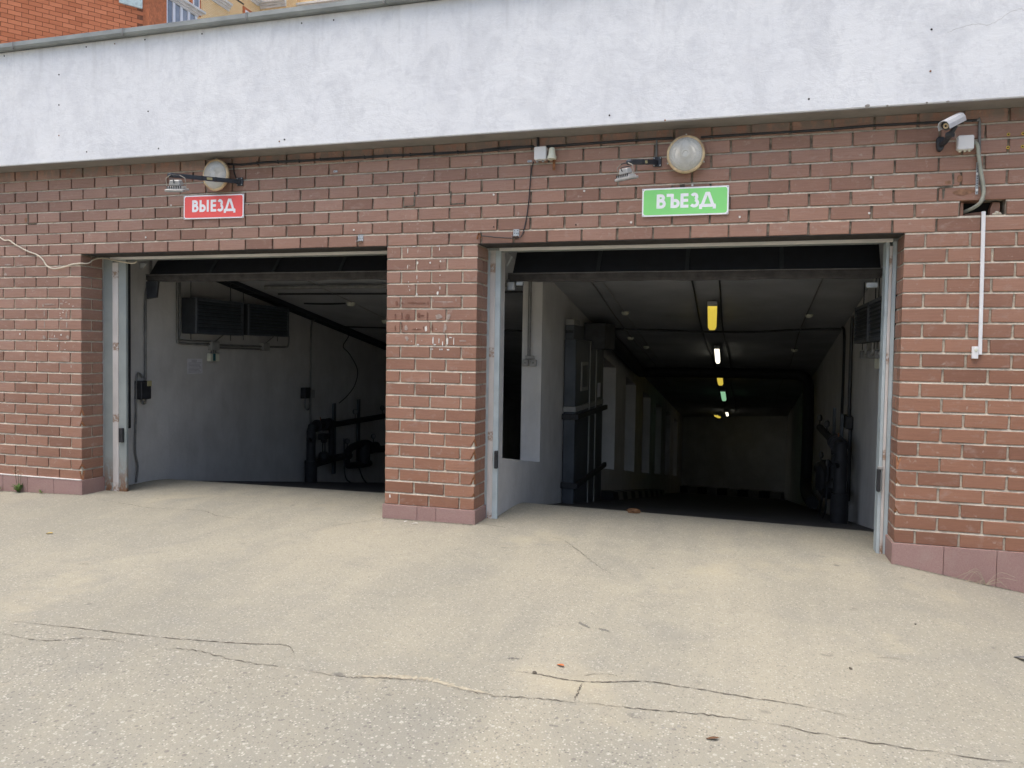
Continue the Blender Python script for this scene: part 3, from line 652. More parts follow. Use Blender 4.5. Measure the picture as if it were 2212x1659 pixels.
# ------------------------------------------------------------------ door frames and lifted doors
def gate(label, dlabel, x0, x1, wl_, wr_, side):
    t = thing('door_frame', label, 'door frame', ((x0+x1)/2, .3, -.13))
    zb = -.16
    def post(a, b, c, d):   # outer flange, strip, inner flange
        box(a, b, .262, .36, zb, 2.06).obj('post', M['frame'], t, .003)
        box(b+.001, c-.001, .256, .289, zb, 2.03).obj('guide_strip', M['strip'], t, .003)
        box(c, d, .262, .29, zb, 2.06).obj('post', M['frame'], t, .003)
    if side == 'L':
        post(x0+.001, x0+.108, x0+.176, x0+.262)
        box(x1-.05, x1-.001, .262, .40, zb, 2.06).obj('post', M['frame'], t, .003)
        xa, xb = x0+.001, x1-.001
    else:
        box(x0+.001, x0+.018, .262, .29, zb, 2.06).obj('post', M['frame_pale'], t, .002)
        box(x0+.019, x0+.062, .256, .29, zb, 2.03).obj('guide_strip', M['strip'], t, .003)
        box(x0+.063, x0+.105, .262, .29, zb, 2.06).obj('post', M['frame_pale'], t, .003)
        box(x1-.028, x1-.001, .262, .36, zb, 2.06).obj('post', M['frame_pale'], t, .002)
        box(x1-.048, x1-.029, .256, .352, zb, 2.03).obj('guide_strip', M['strip'], t, .003)
        box(x1-.070, x1-.049, .262, .40, zb, 2.06).obj('post', M['frame_pale'], t, .003)
        xa, xb = x0+.001, x1-.001
    # head: channel with two ribs, whitened so their colour carries the front light
    box(xa, xb, .263, .40, 2.0605, 2.13).obj('head_beam', M['frame'], t)
    box(xa+.02, xb-.02, .236, .2625, 2.087, 2.111).obj('head_rib', M['white_render'], t, .003)
    box(xa+.1, xb-.03, .236, .2625, 2.054, 2.078).obj('head_rib', M['white_render'], t, .003)
    box(xa, xb, .004, .234, H-.006, H-.001).obj('lintel_angle', M['rubber'], t)
    if side == 'L':
        box(x0+.195, x0+.240, .235, .262, .335, .47).obj('latch', M['black_metal'], t, .004)
    else:
        box(x0+.085, x0+.112, .232, .262, .30, .445).obj('latch', M['black_metal'], t, .004)
        box(x1-.085, x1-.062, .225, .262, .30, .46).obj('latch', M['black_metal'], t, .004)
        box(x1-.08, x1-.045, .25, .2615, .455, .475).obj('latch_plate', M['alu'], t, .002)
    # lifted sectional door
    d = thing('overhead_door', dlabel, 'garage door', ((x0+x1)/2, .6, 1.87))
    a, b = x0+(.27 if side == 'L' else .12), x1-.06
    zlo = 1.872 if side == 'L' else 1.835
    MB().prism([(a, .56, zlo+.075), (a, .60, zlo+.075), (a, .74, 2.13), (a, .70, 2.135)], (b-a, 0, 0)).obj('door_panel', M['door'], d)
    MB().prism([(a, .705, 2.137), (a, .74, 2.132), (a, 2.0, 2.02), (a, 2.0, 2.055)], (b-a, 0, 0)).obj('door_panel', M['door'], d) if side == 'L' else MB().prism([(a, .705, 2.137), (a, .74, 2.132), (a, 1.0, 2.125), (a, 1.0, 2.145)], (b-a, 0, 0)).obj('door_panel', M['door'], d)
    box(a-.04, b+.02, .548, .60, zlo+.066, zlo+.0745).obj('door_rail', M['door_edge'], d, .002)
    box(a-.04, b+.02, .552, .602, zlo+.02, zlo+.065).obj('door_rail', M['rubber'], d, .004)
    n = 24; vs = []; mb = MB()
    for i in range(n+1):
        x = a-.03+(b-a+.04)*i/n; s_ = .004*math.sin(i*1.9)+.003*math.sin(i*.7+1)
        vs += [(x, .558, zlo+.0195), (x, .596, zlo+.0195), (x, .590, zlo+s_), (x, .564, zlo+s_)]
    mb.add(vs, [(4*i+j, 4*i+(j+1) % 4, 4*(i+1)+(j+1) % 4, 4*(i+1)+j) for i in range(n) for j in range(4)]+[(0,1,2,3), (4*n+3, 4*n+2, 4*n+1, 4*n)])
    mb.obj('rubber_seal', M['rubber'], d)
    for i in range(1, 4):
        x = a+(b-a)*i/4
        MB().prism([(x, .552, zlo+.08), (x+.03, .552, zlo+.08), (x+.03, .69, 2.125), (x, .69, 2.125)], (0, -.006, .004)).obj('panel_stile', M['heater'], d)
    # vertical tracks and roller carriers
    if side == 'L': box(-2.945, -2.915, .405, .44, .45, 2.05).obj('track', M['black_metal'], d, .004)
    if side == 'L':
        MB().prism([(a-.01, .52, 1.875), (a+.13, .52, 1.875), (a+.11, .52, 1.72), (a-.005, .52, 1.705)], (0, .03, 0)).obj('bracket', M['black_metal'], d, .003)
        MB().prism([(a+.005, .42, 2.045), (a+.09, .42, 2.035), (a+.035, .42, 1.985), (a+.005, .42, 2.0)], (0, .008, 0)).obj('roller_plate', M['galv'], d, .002)
    else:
        box(a-.03, a+.03, .50, .55, 1.76, 1.83).obj('roller_plate', M['galv'], d, .004)
        box(a+.04, a+.10, .52, .56, 1.80, 1.835).obj('roller_plate', M['galv'], d, .004)
        MB().prism([(a-.025, .45, 1.96), (a-.015, .45, 1.95), (a+.03, .45, 2.03), (a+.02, .45, 2.04)], (0, .006, 0)).obj('roller_plate', M['galv'], d)
        box(b-.10, b-.02, .52, .56, 1.76, 1.80).obj('roller_plate', M['galv'], d, .004)
    return t
gate('blue grey steel frame with a rusty white strip in the left opening', 'dark garage door rolled up inside the left opening', XL, 0, 0, 0, 'L')
gate('pale steel frame lining the right opening', 'dark garage door rolled up inside the right opening', .77, XR, 0, 0, 'R')

# ------------------------------------------------------------------ signs
def ribbon2(mb, pts, wd, o, lvl):
    P = [Vector((x, 0, z)) for x, z in pts]; n = len(P); L = []
    for i, p in enumerate(P):
        t1 = (P[min(i+1, n-1)]-P[i]); t0 = (P[i]-P[max(i-1, 0)])
        t1 = t1.normalized() if t1.length > 0 else t0.normalized(); t0 = t0.normalized() if t0.length > 0 else t1
        t = (t0+t1).normalized(); nr = Vector((-t.z, 0, t.x)); mtr = 1/max(.5, t.dot(t1))
        for s_ in (-1, 1):
            q = p+nr*s_*wd*.5*mtr; L.append(Vector(o)+Vector((q.x, -lvl, q.z)))
    mb.add(L, [(2*i, 2*i+1, 2*i+3, 2*i+2) for i in range(n-1)])
def arc(cx, cz, rx, rz_, a0, a1, n=10):
    return [(cx+rx*math.cos(R(a0+(a1-a0)*i/n)), cz+rz_*math.sin(R(a0+(a1-a0)*i/n))) for i in range(n+1)]
T = .215
GL = {
 'V': [[(.1, 0), (.1, 1)], [(.1, .9)]+arc(.30, .735, .17, .165, 90, -90)+[(.1, .57)], [(.1, .53)]+arc(.33, .315, .21, .215, 90, -90)+[(.1, .1)]],
 'soft': [[(.1, 0), (.1, 1)], [(.1, .53)]+arc(.31, .315, .21, .215, 90, -90)+[(.1, .1)]],
 'hard': [[(-.1, .91), (.3, .91)], [(.3, 0), (.3, 1)], [(.3, .53)]+arc(.51, .315, .21, .215, 90, -90)+[(.3, .1)]],
 'I': [[(.1, 0), (.1, 1)]],
 'E': [[(.1, 0), (.1, 1)], [(.1, .9), (.55, .9)], [(.1, .51), (.53, .51)], [(.1, .1), (.56, .1)]],
 'Z': [arc(.28, .735, .17, .185, 155, -70, 14), arc(.28, .31, .23, .22, 75, -150, 16)],
 'D': [[(.16, .06), (.50, 1.0)], [(.94, .06), (.60, 1.0)], [(.42, .94), (.68, .94)], [(0, .10), (1.1, .10)], [(.08, .15), (.08, -.14)], [(1.02, .15), (1.02, -.14)]],
}
def sign(label, colour, cname, x0, x1, z0, z1, tilt, letters, lz, lh, name):
    t = thing('sign', label, 'sign', ((x0+x1)/2, -.012, (z0+z1)/2))
    cx, cz = (x0+x1)/2, (z0+z1)/2
    box(x0, x1, -.016, -.010, z0, z1).obj('plate', M['sign_white'], t, .0015)
    r_ = .018; i_ = .011; pts = []
    for (qx, qz, a0) in ((x1-i_-r_, z1-i_-r_, 0), (x0+i_+r_, z1-i_-r_, 90), (x0+i_+r_, z0+i_+r_, 180), (x1-i_-r_, z0+i_+r_, 270)):
        pts += [(qx+r_*math.cos(R(a0+a)), -.0166, qz+r_*math.sin(R(a0+a))) for a in range(0, 91, 15)]
    MB().prism(pts, (0, .0005, 0)).obj('panel', M[colour], t)
    for gname, lx in letters:
        mb = MB()
        for i, st in enumerate(GL[gname]): ribbon2(mb, [(x*lh, z*lh) for x, z in st], T*lh, (lx, -.0172, lz), .0001*i)
        mb.obj('letter', M['sign_white'], t)
    for (sx, sz) in ((x0+.008, z0+.008), (x1-.008, z0+.008), (x0+.008, z1-.008), (x1-.008, z1-.008)):
        MB().lathe([(.005, 0), (.0045, .002), (.002, .003)], (sx, -.016, sz), (0, -1, 0), 8).obj('screw', M['galv'], t)
    t.rotation_euler = (0, tilt, 0)
    return t
sign('red exit sign with white Cyrillic letters below the left round lamp', 'sign_red', 'red', -1.937, -1.330, 2.351, 2.554, R(.6),
     [('V', -1.848), ('soft', -1.772), ('I', -1.699), ('E', -1.659), ('Z', -1.593), ('D', -1.524)], 2.411, .101, 'exit')
sign('green entry sign with white Cyrillic letters below the right round lamp', 'sign_green', 'green', 2.035, 2.643, 2.2405, 2.4425, 0,
     [('V', 2.140), ('hard', 2.220), ('E', 2.309), ('Z', 2.377), ('D', 2.442)], 2.297, .101, 'entry')

# ------------------------------------------------------------------ round lamps
def round_lamp(label, cx, cz, tiltx, tiltz):
    t = thing('bulkhead_lamp', label, 'wall lamp', (cx, -.01, cz), 'round wall lamps')
    ax = Vector((tiltx, -1, tiltz)).normalized(); o = Vector((cx, -.004, cz))
    MB().lathe([(.085, 0), (.10, .02), (.118, .045), (.124, .058)], o, ax, 36).obj('housing', M['lamp_body'], t, smooth=True)
    MB().lathe([(.115, .059), (.131, .060), (.134, .067), (.132, .078), (.124, .083), (.116, .082)], o, ax, 40).obj('rim', M['lamp_rim'], t, smooth=True)
    # fluted glass dome
    a = ax.orthogonal().normalized(); b = ax.cross(a); n = 96; rings = [(.1155, .0825), (.108, .091), (.092, .100), (.068, .108), (.04, .113), (.022, .115), (.018, .111), (.004, .111)]
    vs = []
    for ri, (r_, h_) in enumerate(rings):
        for j in range(n):
            an = 2*math.pi*j/n; fl = .0011*(1 if j % 2 else -1) if 0 < ri < 5 else 0
            vs.append(o+ax*(h_+fl)+(a*math.cos(an)+b*math.sin(an))*r_)
    fs = [(i*n+j, i*n+(j+1) % n, (i+1)*n+(j+1) % n, (i+1)*n+j) for i in range(len(rings)-1) for j in range(n)]+[tuple(range((len(rings)-1)*n, len(rings)*n))]
    MB().add(vs, fs).obj('lens', M['lens'], t)
    for an in (90, 205, 335):
        d = Vector((math.cos(R(an)), 0, math.sin(R(an)))); q = o+ax*.062+d*.136
        MB().tube([q-d*.012, q+d*.006], .008, 8).obj('clamp', M['lamp_rim'], t, .0015)
        MB().tube([q+d*.002+ax*.02, q+d*.002-ax*.02], .0045, 6).obj('clamp_bolt', M['galv'], t)
    return t
round_lamp('round glass lamp above the red sign, crossed by a black arm', -1.560, 2.705, -.05, 0)
round_lamp('round glass lamp with yellowed rim above the green sign', 2.343, 2.664, 0, -.05)

# ------------------------------------------------------------------ floodlights on arms
def flood(label, base, end, hd, yaw, roll, SC):
    t = thing('floodlight', label, 'floodlight', base, 'small floodlights on arms')
    B, E_ = Vector(base), Vector(end); d = (E_-B).normalized()
    box(B.x-.03, B.x+.03, -.014, -.004, B.z-.035, B.z+.035).obj('base_plate', M['arm'], t, .003)
    for sx in (-1, 1):
        for sz in (-1, 1): MB().tube([(B.x+sx*.022, -.013, B.z+sz*.026), (B.x+sx*.022, -.022, B.z+sz*.026)], .005, 6).obj('bolt', M['galv'], t)
    s_ = d.cross(Vector((0, 0, 1))).normalized(); u_ = s_.cross(d)
    def beam(a, b, hw, hh):
        v = []
        for p in (a, b): v += [p+s_*hw+u_*hh, p-s_*hw+u_*hh, p-s_*hw-u_*hh, p+s_*hw-u_*hh]
        return MB().add(v, [(0,1,2,3),(7,6,5,4)]+[(i, (i+1) % 4, 4+(i+1) % 4, 4+i) for i in range(4)])
    beam(B+d*.005, E_, .011, .017).obj('arm', M['arm'], t, .002)
    for q in (.35, .55): beam(B+(E_-B)*q, B+(E_-B)*(q+.03), .0125, .0185).obj('clip', M['black_metal'], t)
    beam(B+(E_-B)*.42, B+(E_-B)*.50, .0115, .010).obj('sticker', M['label_yellow'], t)
    MB().lathe([(.012, -.02), (.018, -.012), (.018, .012), (.012, .02)], E_, s_, 12).obj('pivot', M['arm'], t, smooth=True)
    hx = Vector(hd); rot = Matrix.Rotation(yaw, 3, 'Z') @ Matrix.Rotation(roll, 3, 'X')
    def loc(v): return hx+rot @ (Vector(v)*SC)
    def hexa(x0, x1, y0, y1, z0, z1, tx=0, ty=0):
        mb = MB(); c = [(x0,y0,z0),(x1,y0,z0),(x1,y1,z0),(x0,y1,z0),(x0+tx,y0+ty,z1),(x1-tx,y0+ty,z1),(x1-tx,y1-ty,z1),(x0+tx,y1-ty,z1)]
        return mb.add([loc(p) for p in c], [(0,3,2,1),(4,5,6,7),(0,1,5,4),(1,2,6,5),(2,3,7,6),(3,0,4,7)])
    hexa(-.062, .062, -.05, .05, -.030, -.014).obj('front_frame', M['alu'], t, .004)
    hexa(-.052, .052, -.042, .042, -.014, .004, .008, .006).obj('body', M['alu'], t, .002)
    hexa(-.038, .038, -.03, .03, .008, .044, .006, .006).obj('driver_box', M['alu'], t, .005)
    for i in range(7): hexa(-.045+.015*i-.002, -.045+.015*i+.002, -.044, -.036, -.008, .008).obj('cooling_fin', M['black_metal'], t)
    hexa(-.050, .050, -.040, .040, -.0325, -.0302).obj('glass', M['glass'], t)
    for sx in (-1, 1):
        MB().tube([loc((sx*.066, 0, -.01)), loc((sx*.064, .0, .055)), loc((sx*.03, 0, .075))], .0035, 6).obj('yoke', M['lamp_body'], t)
    MB().tube([loc((-.03, 0, .075)), loc((.03, 0, .075))], .0035, 6).obj('yoke', M['black_metal'], t)
    MB().tube(smooth_path([E_, E_+Vector((.012, -.02, -.03)), loc((0, -.035, .05)), loc((.0, -.032, .025))]), .0035, 6).obj('lead', M['cable'], t, smooth=True)
    return t
flood('small floodlight on the long black arm crossing the left round lamp', (-1.371, -.008, 2.654), (-1.655, -.52, 2.612), (-1.585, -.53, 2.515), R(15), R(16), 1.2)
flood('small floodlight hanging from the short black arm left of the green sign', (2.137, -.008, 2.633), (1.992, -.385, 2.553), (1.972, -.395, 2.462), R(-32), R(14), 1.05)

# ------------------------------------------------------------------ boxes, sensor, cctv
t = thing('junction_box', 'square white junction box beside the cone sensor', 'junction box', (1.2715, -.03, 2.736))
box(1.224, 1.319, -.055, -.004, 2.687, 2.785).obj('box_body', M['white_plastic'], t, .007, seg=2)
box(1.228, 1.315, -.0572, -.0552, 2.691, 2.781).obj('lid', M['white_plastic'], t, .0008)
for x in (1.245, 1.29): MB().tube([(x, -.03, 2.69), (x, -.03, 2.672)], .010, 10).obj('gland', M['grey_box'], t)
t = thing('photocell_sensor', 'cone shaped cream light sensor right of the junction box', 'sensor', (1.362, -.05, 2.69))
MB().lathe([(.034, 0), (.034, .022), (.029, .024), (.020, .082), (.016, .085)], (1.362, -.05, 2.685), (0, 0, 1), 20).obj('cone', M['cream_plastic'], t, smooth=True)
box(1.352, 1.374, -.03, -.004, 2.69, 2.71).obj('mount', M['cream_plastic'], t)
MB().prism([(1.365,-.035,2.684),(1.386,-.035,2.684),(1.383,-.03,2.608),(1.364,-.03,2.608)], (0, .004, 0)).obj('strap', M['rust'], t)
t = thing('junction_box', 'square white junction box at the right, under the camera', 'junction box', (4.114, -.03, 2.644))
box(4.066, 4.162, -.055, -.004, 2.597, 2.690).obj('box_body', M['white_plastic'], t, .007, seg=2)
box(4.070, 4.158, -.0572, -.0552, 2.601, 2.686).obj('lid', M['white_plastic'], t, .0008)
for x in (4.085, 4.115, 4.14): MB().tube([(x, -.03, 2.60), (x, -.03, 2.587)], .008, 10).obj('gland', M['cream_plastic'], t)

t = thing('security_camera', 'white bullet security camera at the upper right of the wall', 'security camera', (3.985, -.01, 2.64))
c0 = Vector((4.00, -.20, 2.735)); ax = Vector((-.62, -.66, -.42)).normalized()
sx_ = ax.cross(Vector((0, 0, 1))).normalized(); uz = sx_.cross(ax)
def cpt(a, s_, u_): return c0+ax*a+sx_*s_+uz*u_
MB().lathe([(.024, -.085), (.029, -.08), (.029, .07), (.026, .074)], c0, ax, 24).obj('body', M['camera_dark'], t, smooth=True)
prof = [(-.037, -.018), (-.037, .010), (-.028, .030), (-.012, .038), (.012, .038), (.028, .030), (.037, .010), (.037, -.018), (.034, -.018), (.033, .009), (.025, .027), (.010, .034), (-.010, .034), (-.025, .027), (-.033, .009), (-.034, -.018)]
MB().add([cpt(-.09, a, b) for a, b in prof]+[cpt(.10, a, b) for a, b in prof], [tuple(range(16))[::-1], tuple(range(16, 32))]+[(i, (i+1) % 16, 16+(i+1) % 16, 16+i) for i in range(16)]).obj('sun_shield', M['camera_white'], t)
MB().lathe([(.017, .0742), (.017, .078), (.013, .079), (.011, .0765)], c0, ax, 20).obj('lens_ring', M['lamp_rim'], t, smooth=True)
MB().lathe([(.0108, .0743), (.006, .0775), (.001, .078)], c0, ax, 16).obj('lens', M['cam_lens'], t, smooth=True)
MB().tube([cpt(-.03, 0, -.028), (4.0, -.16, 2.675), (3.985, -.09, 2.645)], [.014, .016, .018], 10).obj('bracket_arm', M['camera_dark'], t, smooth=True)
MB().lathe([(.020, -.02), (.022, 0), (.020, .02)], (3.998, -.155, 2.672), sx_, 12).obj('knuckle', M['camera_dark'], t, smooth=True)
MB().prism([(3.948, -.004, 2.690), (3.99, -.004, 2.690), (3.99, -.004, 2.622), (3.98, -.004, 2.600), (3.958, -.004, 2.600), (3.948, -.004, 2.63)], (0, -.045, 0)).obj('wall_mount', M['camera_dark'], t, .006)
MB().tube([(3.985, -.09, 2.645), (3.972, -.04, 2.638)], .018, 10).obj('bracket_arm', M['camera_dark'], t, smooth=True)
MB().tube(smooth_path([(4.005, -.15, 2.70), (4.03, -.12, 2.695), (4.05, -.08, 2.66), (4.06, -.04, 2.63)]), .003, 6).obj('lead', M['pale_smear'], t, smooth=True)

# ------------------------------------------------------------------ cables on the front
def cable(name, label, pts, r_, mat, cat='cable', n=6, sub=5, clips=None):
    t = MB().tube(smooth_path(pts, sub) if sub > 1 else pts, r_, n).obj(name, mat, None, smooth=True)
    return tag(t, label, cat)
cabP = [(-1.49,2.809),(-1.356,2.797),(-1.134,2.804),(-.856,2.797),(-.526,2.799),(-.138,2.795),(.258,2.792),(.798,2.788),(1.081,2.797),(1.21,2.80)]
bundle = cable('cable', 'black cable bundle under the parapet, from the left lamp to the sensor', [(x, -.012, z) for x, z in cabP], .009, M['cable'])
cable('cable', 'second thin black cable strapped along the bundle over the pier', [(-1.356,-.02,2.789),(-.9,-.022,2.803),(-.5,-.02,2.789),(0,-.021,2.800),(.5,-.02,2.781),(1.0,-.02,2.805),(1.23,-.02,2.79)], .005, M['cable'])
cable('cable', 'black cable running from the sensor to the right round lamp', [(1.31,-.012,2.792),(1.426,-.012,2.793),(1.778,-.012,2.796),(2.182,-.012,2.798),(2.25,-.012,2.795)], .009, M['cable'])
cable('cable', 'black cable from the right round lamp to the security camera', [(2.44,-.012,2.79),(2.854,-.012,2.791),(3.202,-.012,2.789),(3.538,-.012,2.797),(3.883,-.012,2.794),(4.18,-.012,2.791)], .008, M['cable'])
for i in range(12):
    x = -1.2+i*.2; z = lerp_tab(x, cabP)
    box(x-.004, x+.004, -.026, -.002, z-.013, z+.013).obj('cable_tie', M['cable'], bundle, .002)
cable('cable', 'short black cable up to the parapet above the junction box', [(1.245,-.014,2.79),(1.243,-.014,2.83),(1.243,-.014,2.862)], .011, M['cable'], sub=1)
cable('cable', 'thin black cable dropping from the junction box to a rusty hook', [(1.21,-.008,2.685),(1.198,-.010,2.64),(1.188,-.008,2.56),(1.178,-.008,2.40),(1.160,-.008,2.258),(1.132,-.010,2.144),(1.093,-.018,2.114),(.941,-.012,2.122),(.86,-.012,2.132),(.79,-.012,2.14)], .0045, M['cable'])
cable('cable', 'short black lead down to the left floodlight arm', [(-1.437,-.008,2.80),(-1.431,-.008,2.736),(-1.405,-.012,2.68)], .005, M['cable'])
cable('conduit', 'thin dark conduit down to the right floodlight arm', [(2.128,-.008,2.79),(2.131,-.008,2.67)], .007, M['conduit'], 'conduit', sub=1)
cable('conduit', 'dark conduit bending down beside the right junction box', [(4.10,-.010,2.7905),(4.186,-.010,2.791),(4.198,-.010,2.778),(4.205,-.010,2.505),(4.215,-.011,2.42),(4.232,-.012,2.33),(4.234,-.02,2.268)], .009, M['conduit'], 'conduit', sub=3)
pth = smooth_path([(4.165,-.035,2.648),(4.185,-.036,2.622),(4.199,-.034,2.527),(4.214,-.034,2.44),(4.228,-.036,2.36),(4.229,-.036,2.304),(4.213,-.03,2.255),(4.185,.01,2.232),(4.16,.06,2.222),(4.15,.10,2.22)], 12)
cable('corrugated_hose', 'grey corrugated hose from the junction box into the wall hole', pth, [.0125 if i % 2 else .0108 for i in range(len(pth))], M['corrugated'], 'hose', 10, 1)
t = MB(); t.box(4.190, 4.206, -.006, -.003, 2.316, 2.523)
ps = thing('perforated_strip', 'perforated steel strip screwed beside the corrugated hose', 'metal strip', (4.198, -.004, 2.316))
t.obj('strip', M['galv'], ps)
for i in range(13): MB().lathe([(.0035, 0), (.003, .001)], (4.198, -.0061, 2.325+i*.0155), (0, -1, 0), 6).obj('hole', M['dark_void'], ps)
for z in (2.345, 2.448): MB().lathe([(.008, 0), (.008, .003), (.003, .004)], (4.198, -.0062, z), (0, -1, 0), 10).obj('washer', M['white_plastic'], ps)
t = thing('cable_trunking', 'white vertical cable trunking on the right pier', 'trunking', (4.245, -.01, 1.28))
tz0, tz1 = 1.275, 2.203; xa, xb = 4.2415, 4.2265
MB().add([(4.241,-.018,tz0),(4.262,-.018,tz0),(4.252,-.018,tz1),(4.229,-.018,tz1),(4.241,-.003,tz0),(4.262,-.003,tz0),(4.252,-.003,tz1),(4.229,-.003,tz1)], [(0,1,2,3),(7,6,5,4),(0,4,5,1),(1,5,6,2),(2,6,7,3),(3,7,4,0)]).obj('duct', M['white_plastic'], t, .0015)
t = thing('push_button', 'small white push button box at the foot of the trunking', 'button', (4.221, -.012, 1.25))
box(4.2025, 4.2395, -.026, -.003, 1.248, 1.328).obj('button_box', M['white_plastic'], t, .003)
MB().lathe([(.010, 0), (.010, .004), (.006, .005)], (4.224, -.0262, 1.305), (0, -1, 0), 16).obj('button', M['cream_plastic'], t, smooth=True)
cable('cable', 'loose white wire looping across the left pier into the opening', [(-4.4,-.012,2.42),(-4.2,-.012,2.34),(-4.015,-.012,2.255),(-3.959,-.012,2.226),(-3.896,-.012,2.222),(-3.834,-.012,2.186),(-3.697,-.012,2.124),(-3.56,-.013,2.078),(-3.493,-.014,2.029),(-3.453,-.016,1.981),(-3.399,-.018,1.955),(-3.345,-.018,1.949),(-3.252,-.016,1.962),(-3.172,-.015,1.983),(-3.067,-.018,1.992),(-3.04,.05,2.0),(-3.05,.13,2.045),(-3.045,.2,2.066),(-2.99,.22,2.062),(-2.92,.22,2.046),(-2.852,.23,2.035),(-2.72,.25,2.018),(-2.69,.27,2.04)], .0065, M['white_cable'])
def bracket(label, x, z):
    t = thing('bracket', label, 'bracket', (x, -.004, z))
    box(x-.024, x+.024, -.006, -.003, z-.022, z+.030).obj('plate', M['galv'], t, .001)
    box(x-.026, x+.022, -.04, -.0062, z-.026, z-.0225).obj('shelf', M['galv'], t, .001)
    for (a, b) in ((-.012,.02),(.012,.02),(-.014,0),(.004,-.002),(.016,0)): MB().lathe([(.0035, 0), (.003, .001)], (x+a, -.0061, z+b), (0, -1, 0), 6).obj('hole', M['dark_void'], t)
bracket('small perforated steel bracket above the left opening', -.235, 2.147)
bracket('small perforated steel bracket above the right opening', 1.081, 2.152)
for (x, z, lab) in ((1.179, 2.690, 'small pale metal clip left of the junction box by the sensor'), (-.467, 2.697, 'small pale metal clip under the cable bundle over the left opening')):
    t = thing('cable_clip', lab, 'clip', (x, -.003, z)); box(x-.018, x+.018, -.006, -.003, z-.008, z+.008).obj('plate', M['galv'], t, .001)
    MB().lathe([(.004, 0), (.003, .002)], (x-.006, -.0062, z), (0, -1, 0), 6).obj('screw', M['black_metal'], t)
tag(MB().tube(smooth_path([(.765,-.004,2.118),(.785,-.02,2.158),(.80,-.018,2.125),(.79,-.012,2.14)]), .006, 6).obj('hook', M['rust']), 'rusty bent hook in the wall above the middle pier', 'hook')
for i, (x, z) in enumerate(((4.367, 2.691), (4.450, 2.692), (4.367, 2.608), (4.450, 2.609))):
    w_ = ('upper left', 'upper right', 'lower left', 'lower right')[i]
    t = thing('wall_plug', 'yellow wall plug at the far right, %s of the four' % w_, 'wall plug', (x, -.002, z), 'yellow wall plugs')
    MB().lathe([(.010, 0), (.010, .004), (.0055, .005), (.0055, .001), (.001, .0009)], (x, -.002, z), (0, -1, 0), 14).obj('collar', M['yellow_plastic'], t, smooth=True)
    MB().lathe([(.0052, .0012), (.004, .0015)], (x, -.002, z), (0, -1, 0), 10).obj('socket', M['dark_void'], t)
PLUGS = ((-2.986,2.471,'left of the red sign, level with its middle'),(-2.348,2.212,'below and left of the red sign'),(-3.791,2.075,'left one of the two at the top of the left pier'),(-3.295,2.066,'right one of the two at the top of the left pier'),(-3.789,1.342,'left one of the two half way up the left pier'),(-3.30,1.339,'right one of the two half way up the left pier'),(-2.078,2.483,'just left of the red sign'),(.895,2.452,'above the middle pier near the drop cable'),(1.603,2.45,'between the drop cable and the green sign'),(1.956,2.206,'just below the left end of the green sign'),(2.388,2.457,'just above the green sign'),(3.563,2.456,'upper of two above the right end of the right opening'),(3.559,2.217,'lower of two above the right end of the right opening'),(-.297,2.217,'above the small bracket over the left opening'),(2.72,2.22,'just below the right end of the green sign'))
for x, z, w_ in PLUGS:
    o = MB().lathe([(.008, 0), (.008, .003), (.004, .0045), (.003, .0035)], (x, -.0025, z), (0, -1, 0), 10).obj('screw_plug', M['white_paint'], None)
    tag(o, 'pale screw plug '+w_, 'screw plug', 'pale screw plugs in the bricks')
for (x, z, lab) in ((-3.9, 2.50, 'dark drill hole in a brick near the left edge'), (-3.55, 2.225, 'dark drill hole in a brick above the white wire'), (1.544, 2.201, 'dark drill hole in a brick above the right opening'), (.899, 2.205, 'dark drill hole in a brick above the middle pier'), (-1.29, 2.46, 'dark drill hole in a brick right of the red sign')):
    tag(MB().lathe([(.006, 0), (.005, .001), (.001, .0012)], (x, -.0028, z), (0, -1, 0), 8).obj('drill_hole', M['dark_void']), lab, 'drill hole')
t = tag(MB().prism([(2.30,-.004,2.465),(2.335,-.004,2.467),(2.337,-.004,2.445),(2.302,-.004,2.445)], (0, .003, 0)).obj('wall_scar', M['crack'], None), 'dark hole in the brickwork just above the green sign', 'hole')

# ------------------------------------------------------------------ inside, left ramp
WX = -3.072
def heater(label, x_wall, x_front, y0, y1, z0, z1, group):
    t = thing('unit_heater', label, 'heater', ((x_wall+x_front)/2, (y0+y1)/2, z0), group)
    s_ = 1 if x_front > x_wall else -1
    xb = x_wall+s_*.05
    MB().box(min(xb, x_front-s_*.02), max(xb, x_front-s_*.02), y0, y1, z0, z1).obj('casing', M['heater'], t, .006)
    xf = x_front-s_*.0195
    for a in ((y0, y0+.03, z0, z1), (y1-.03, y1, z0, z1), (y0+.03, y1-.03, z0, z0+.03), (y0+.03, y1-.03, z1-.03, z1)):
        MB().box(min(xf, x_front), max(xf, x_front), *a).obj('louvre_frame', M['louvre'], t, .003)
    n = 8; dz = (z1-z0-.06)/n
    for i in range(n):
        za = z0+.03+i*dz
        MB().prism([(xf+s_*.004, y0+.032, za+dz-.004), (x_front, y0+.032, za+dz*.30), (x_front, y0+.032, za+dz*.16), (xf+s_*.004, y0+.032, za+dz-.009)], (0, y1-y0-.064, 0)).obj('louvre', M['louvre'], t)
    for y in (y0+.06, y1-.08):
        MB().tube([((x_wall+x_front)/2, y, z0-.06), ((x_wall+x_front)/2, y, z1+.30)], .005, 6).obj('hanger_rod', M['black_metal'], t)
    return t
heater('black louvred heater on the left wall, nearer the door', WX, -2.83, 1.28, 2.10, 1.39, 1.775, 'black louvred heaters')
heater('black louvred heater on the left wall, farther down the ramp', WX, -2.83, 2.20, 3.05, 1.40, 1.77, 'black louvred heaters')
XW = WX+.025
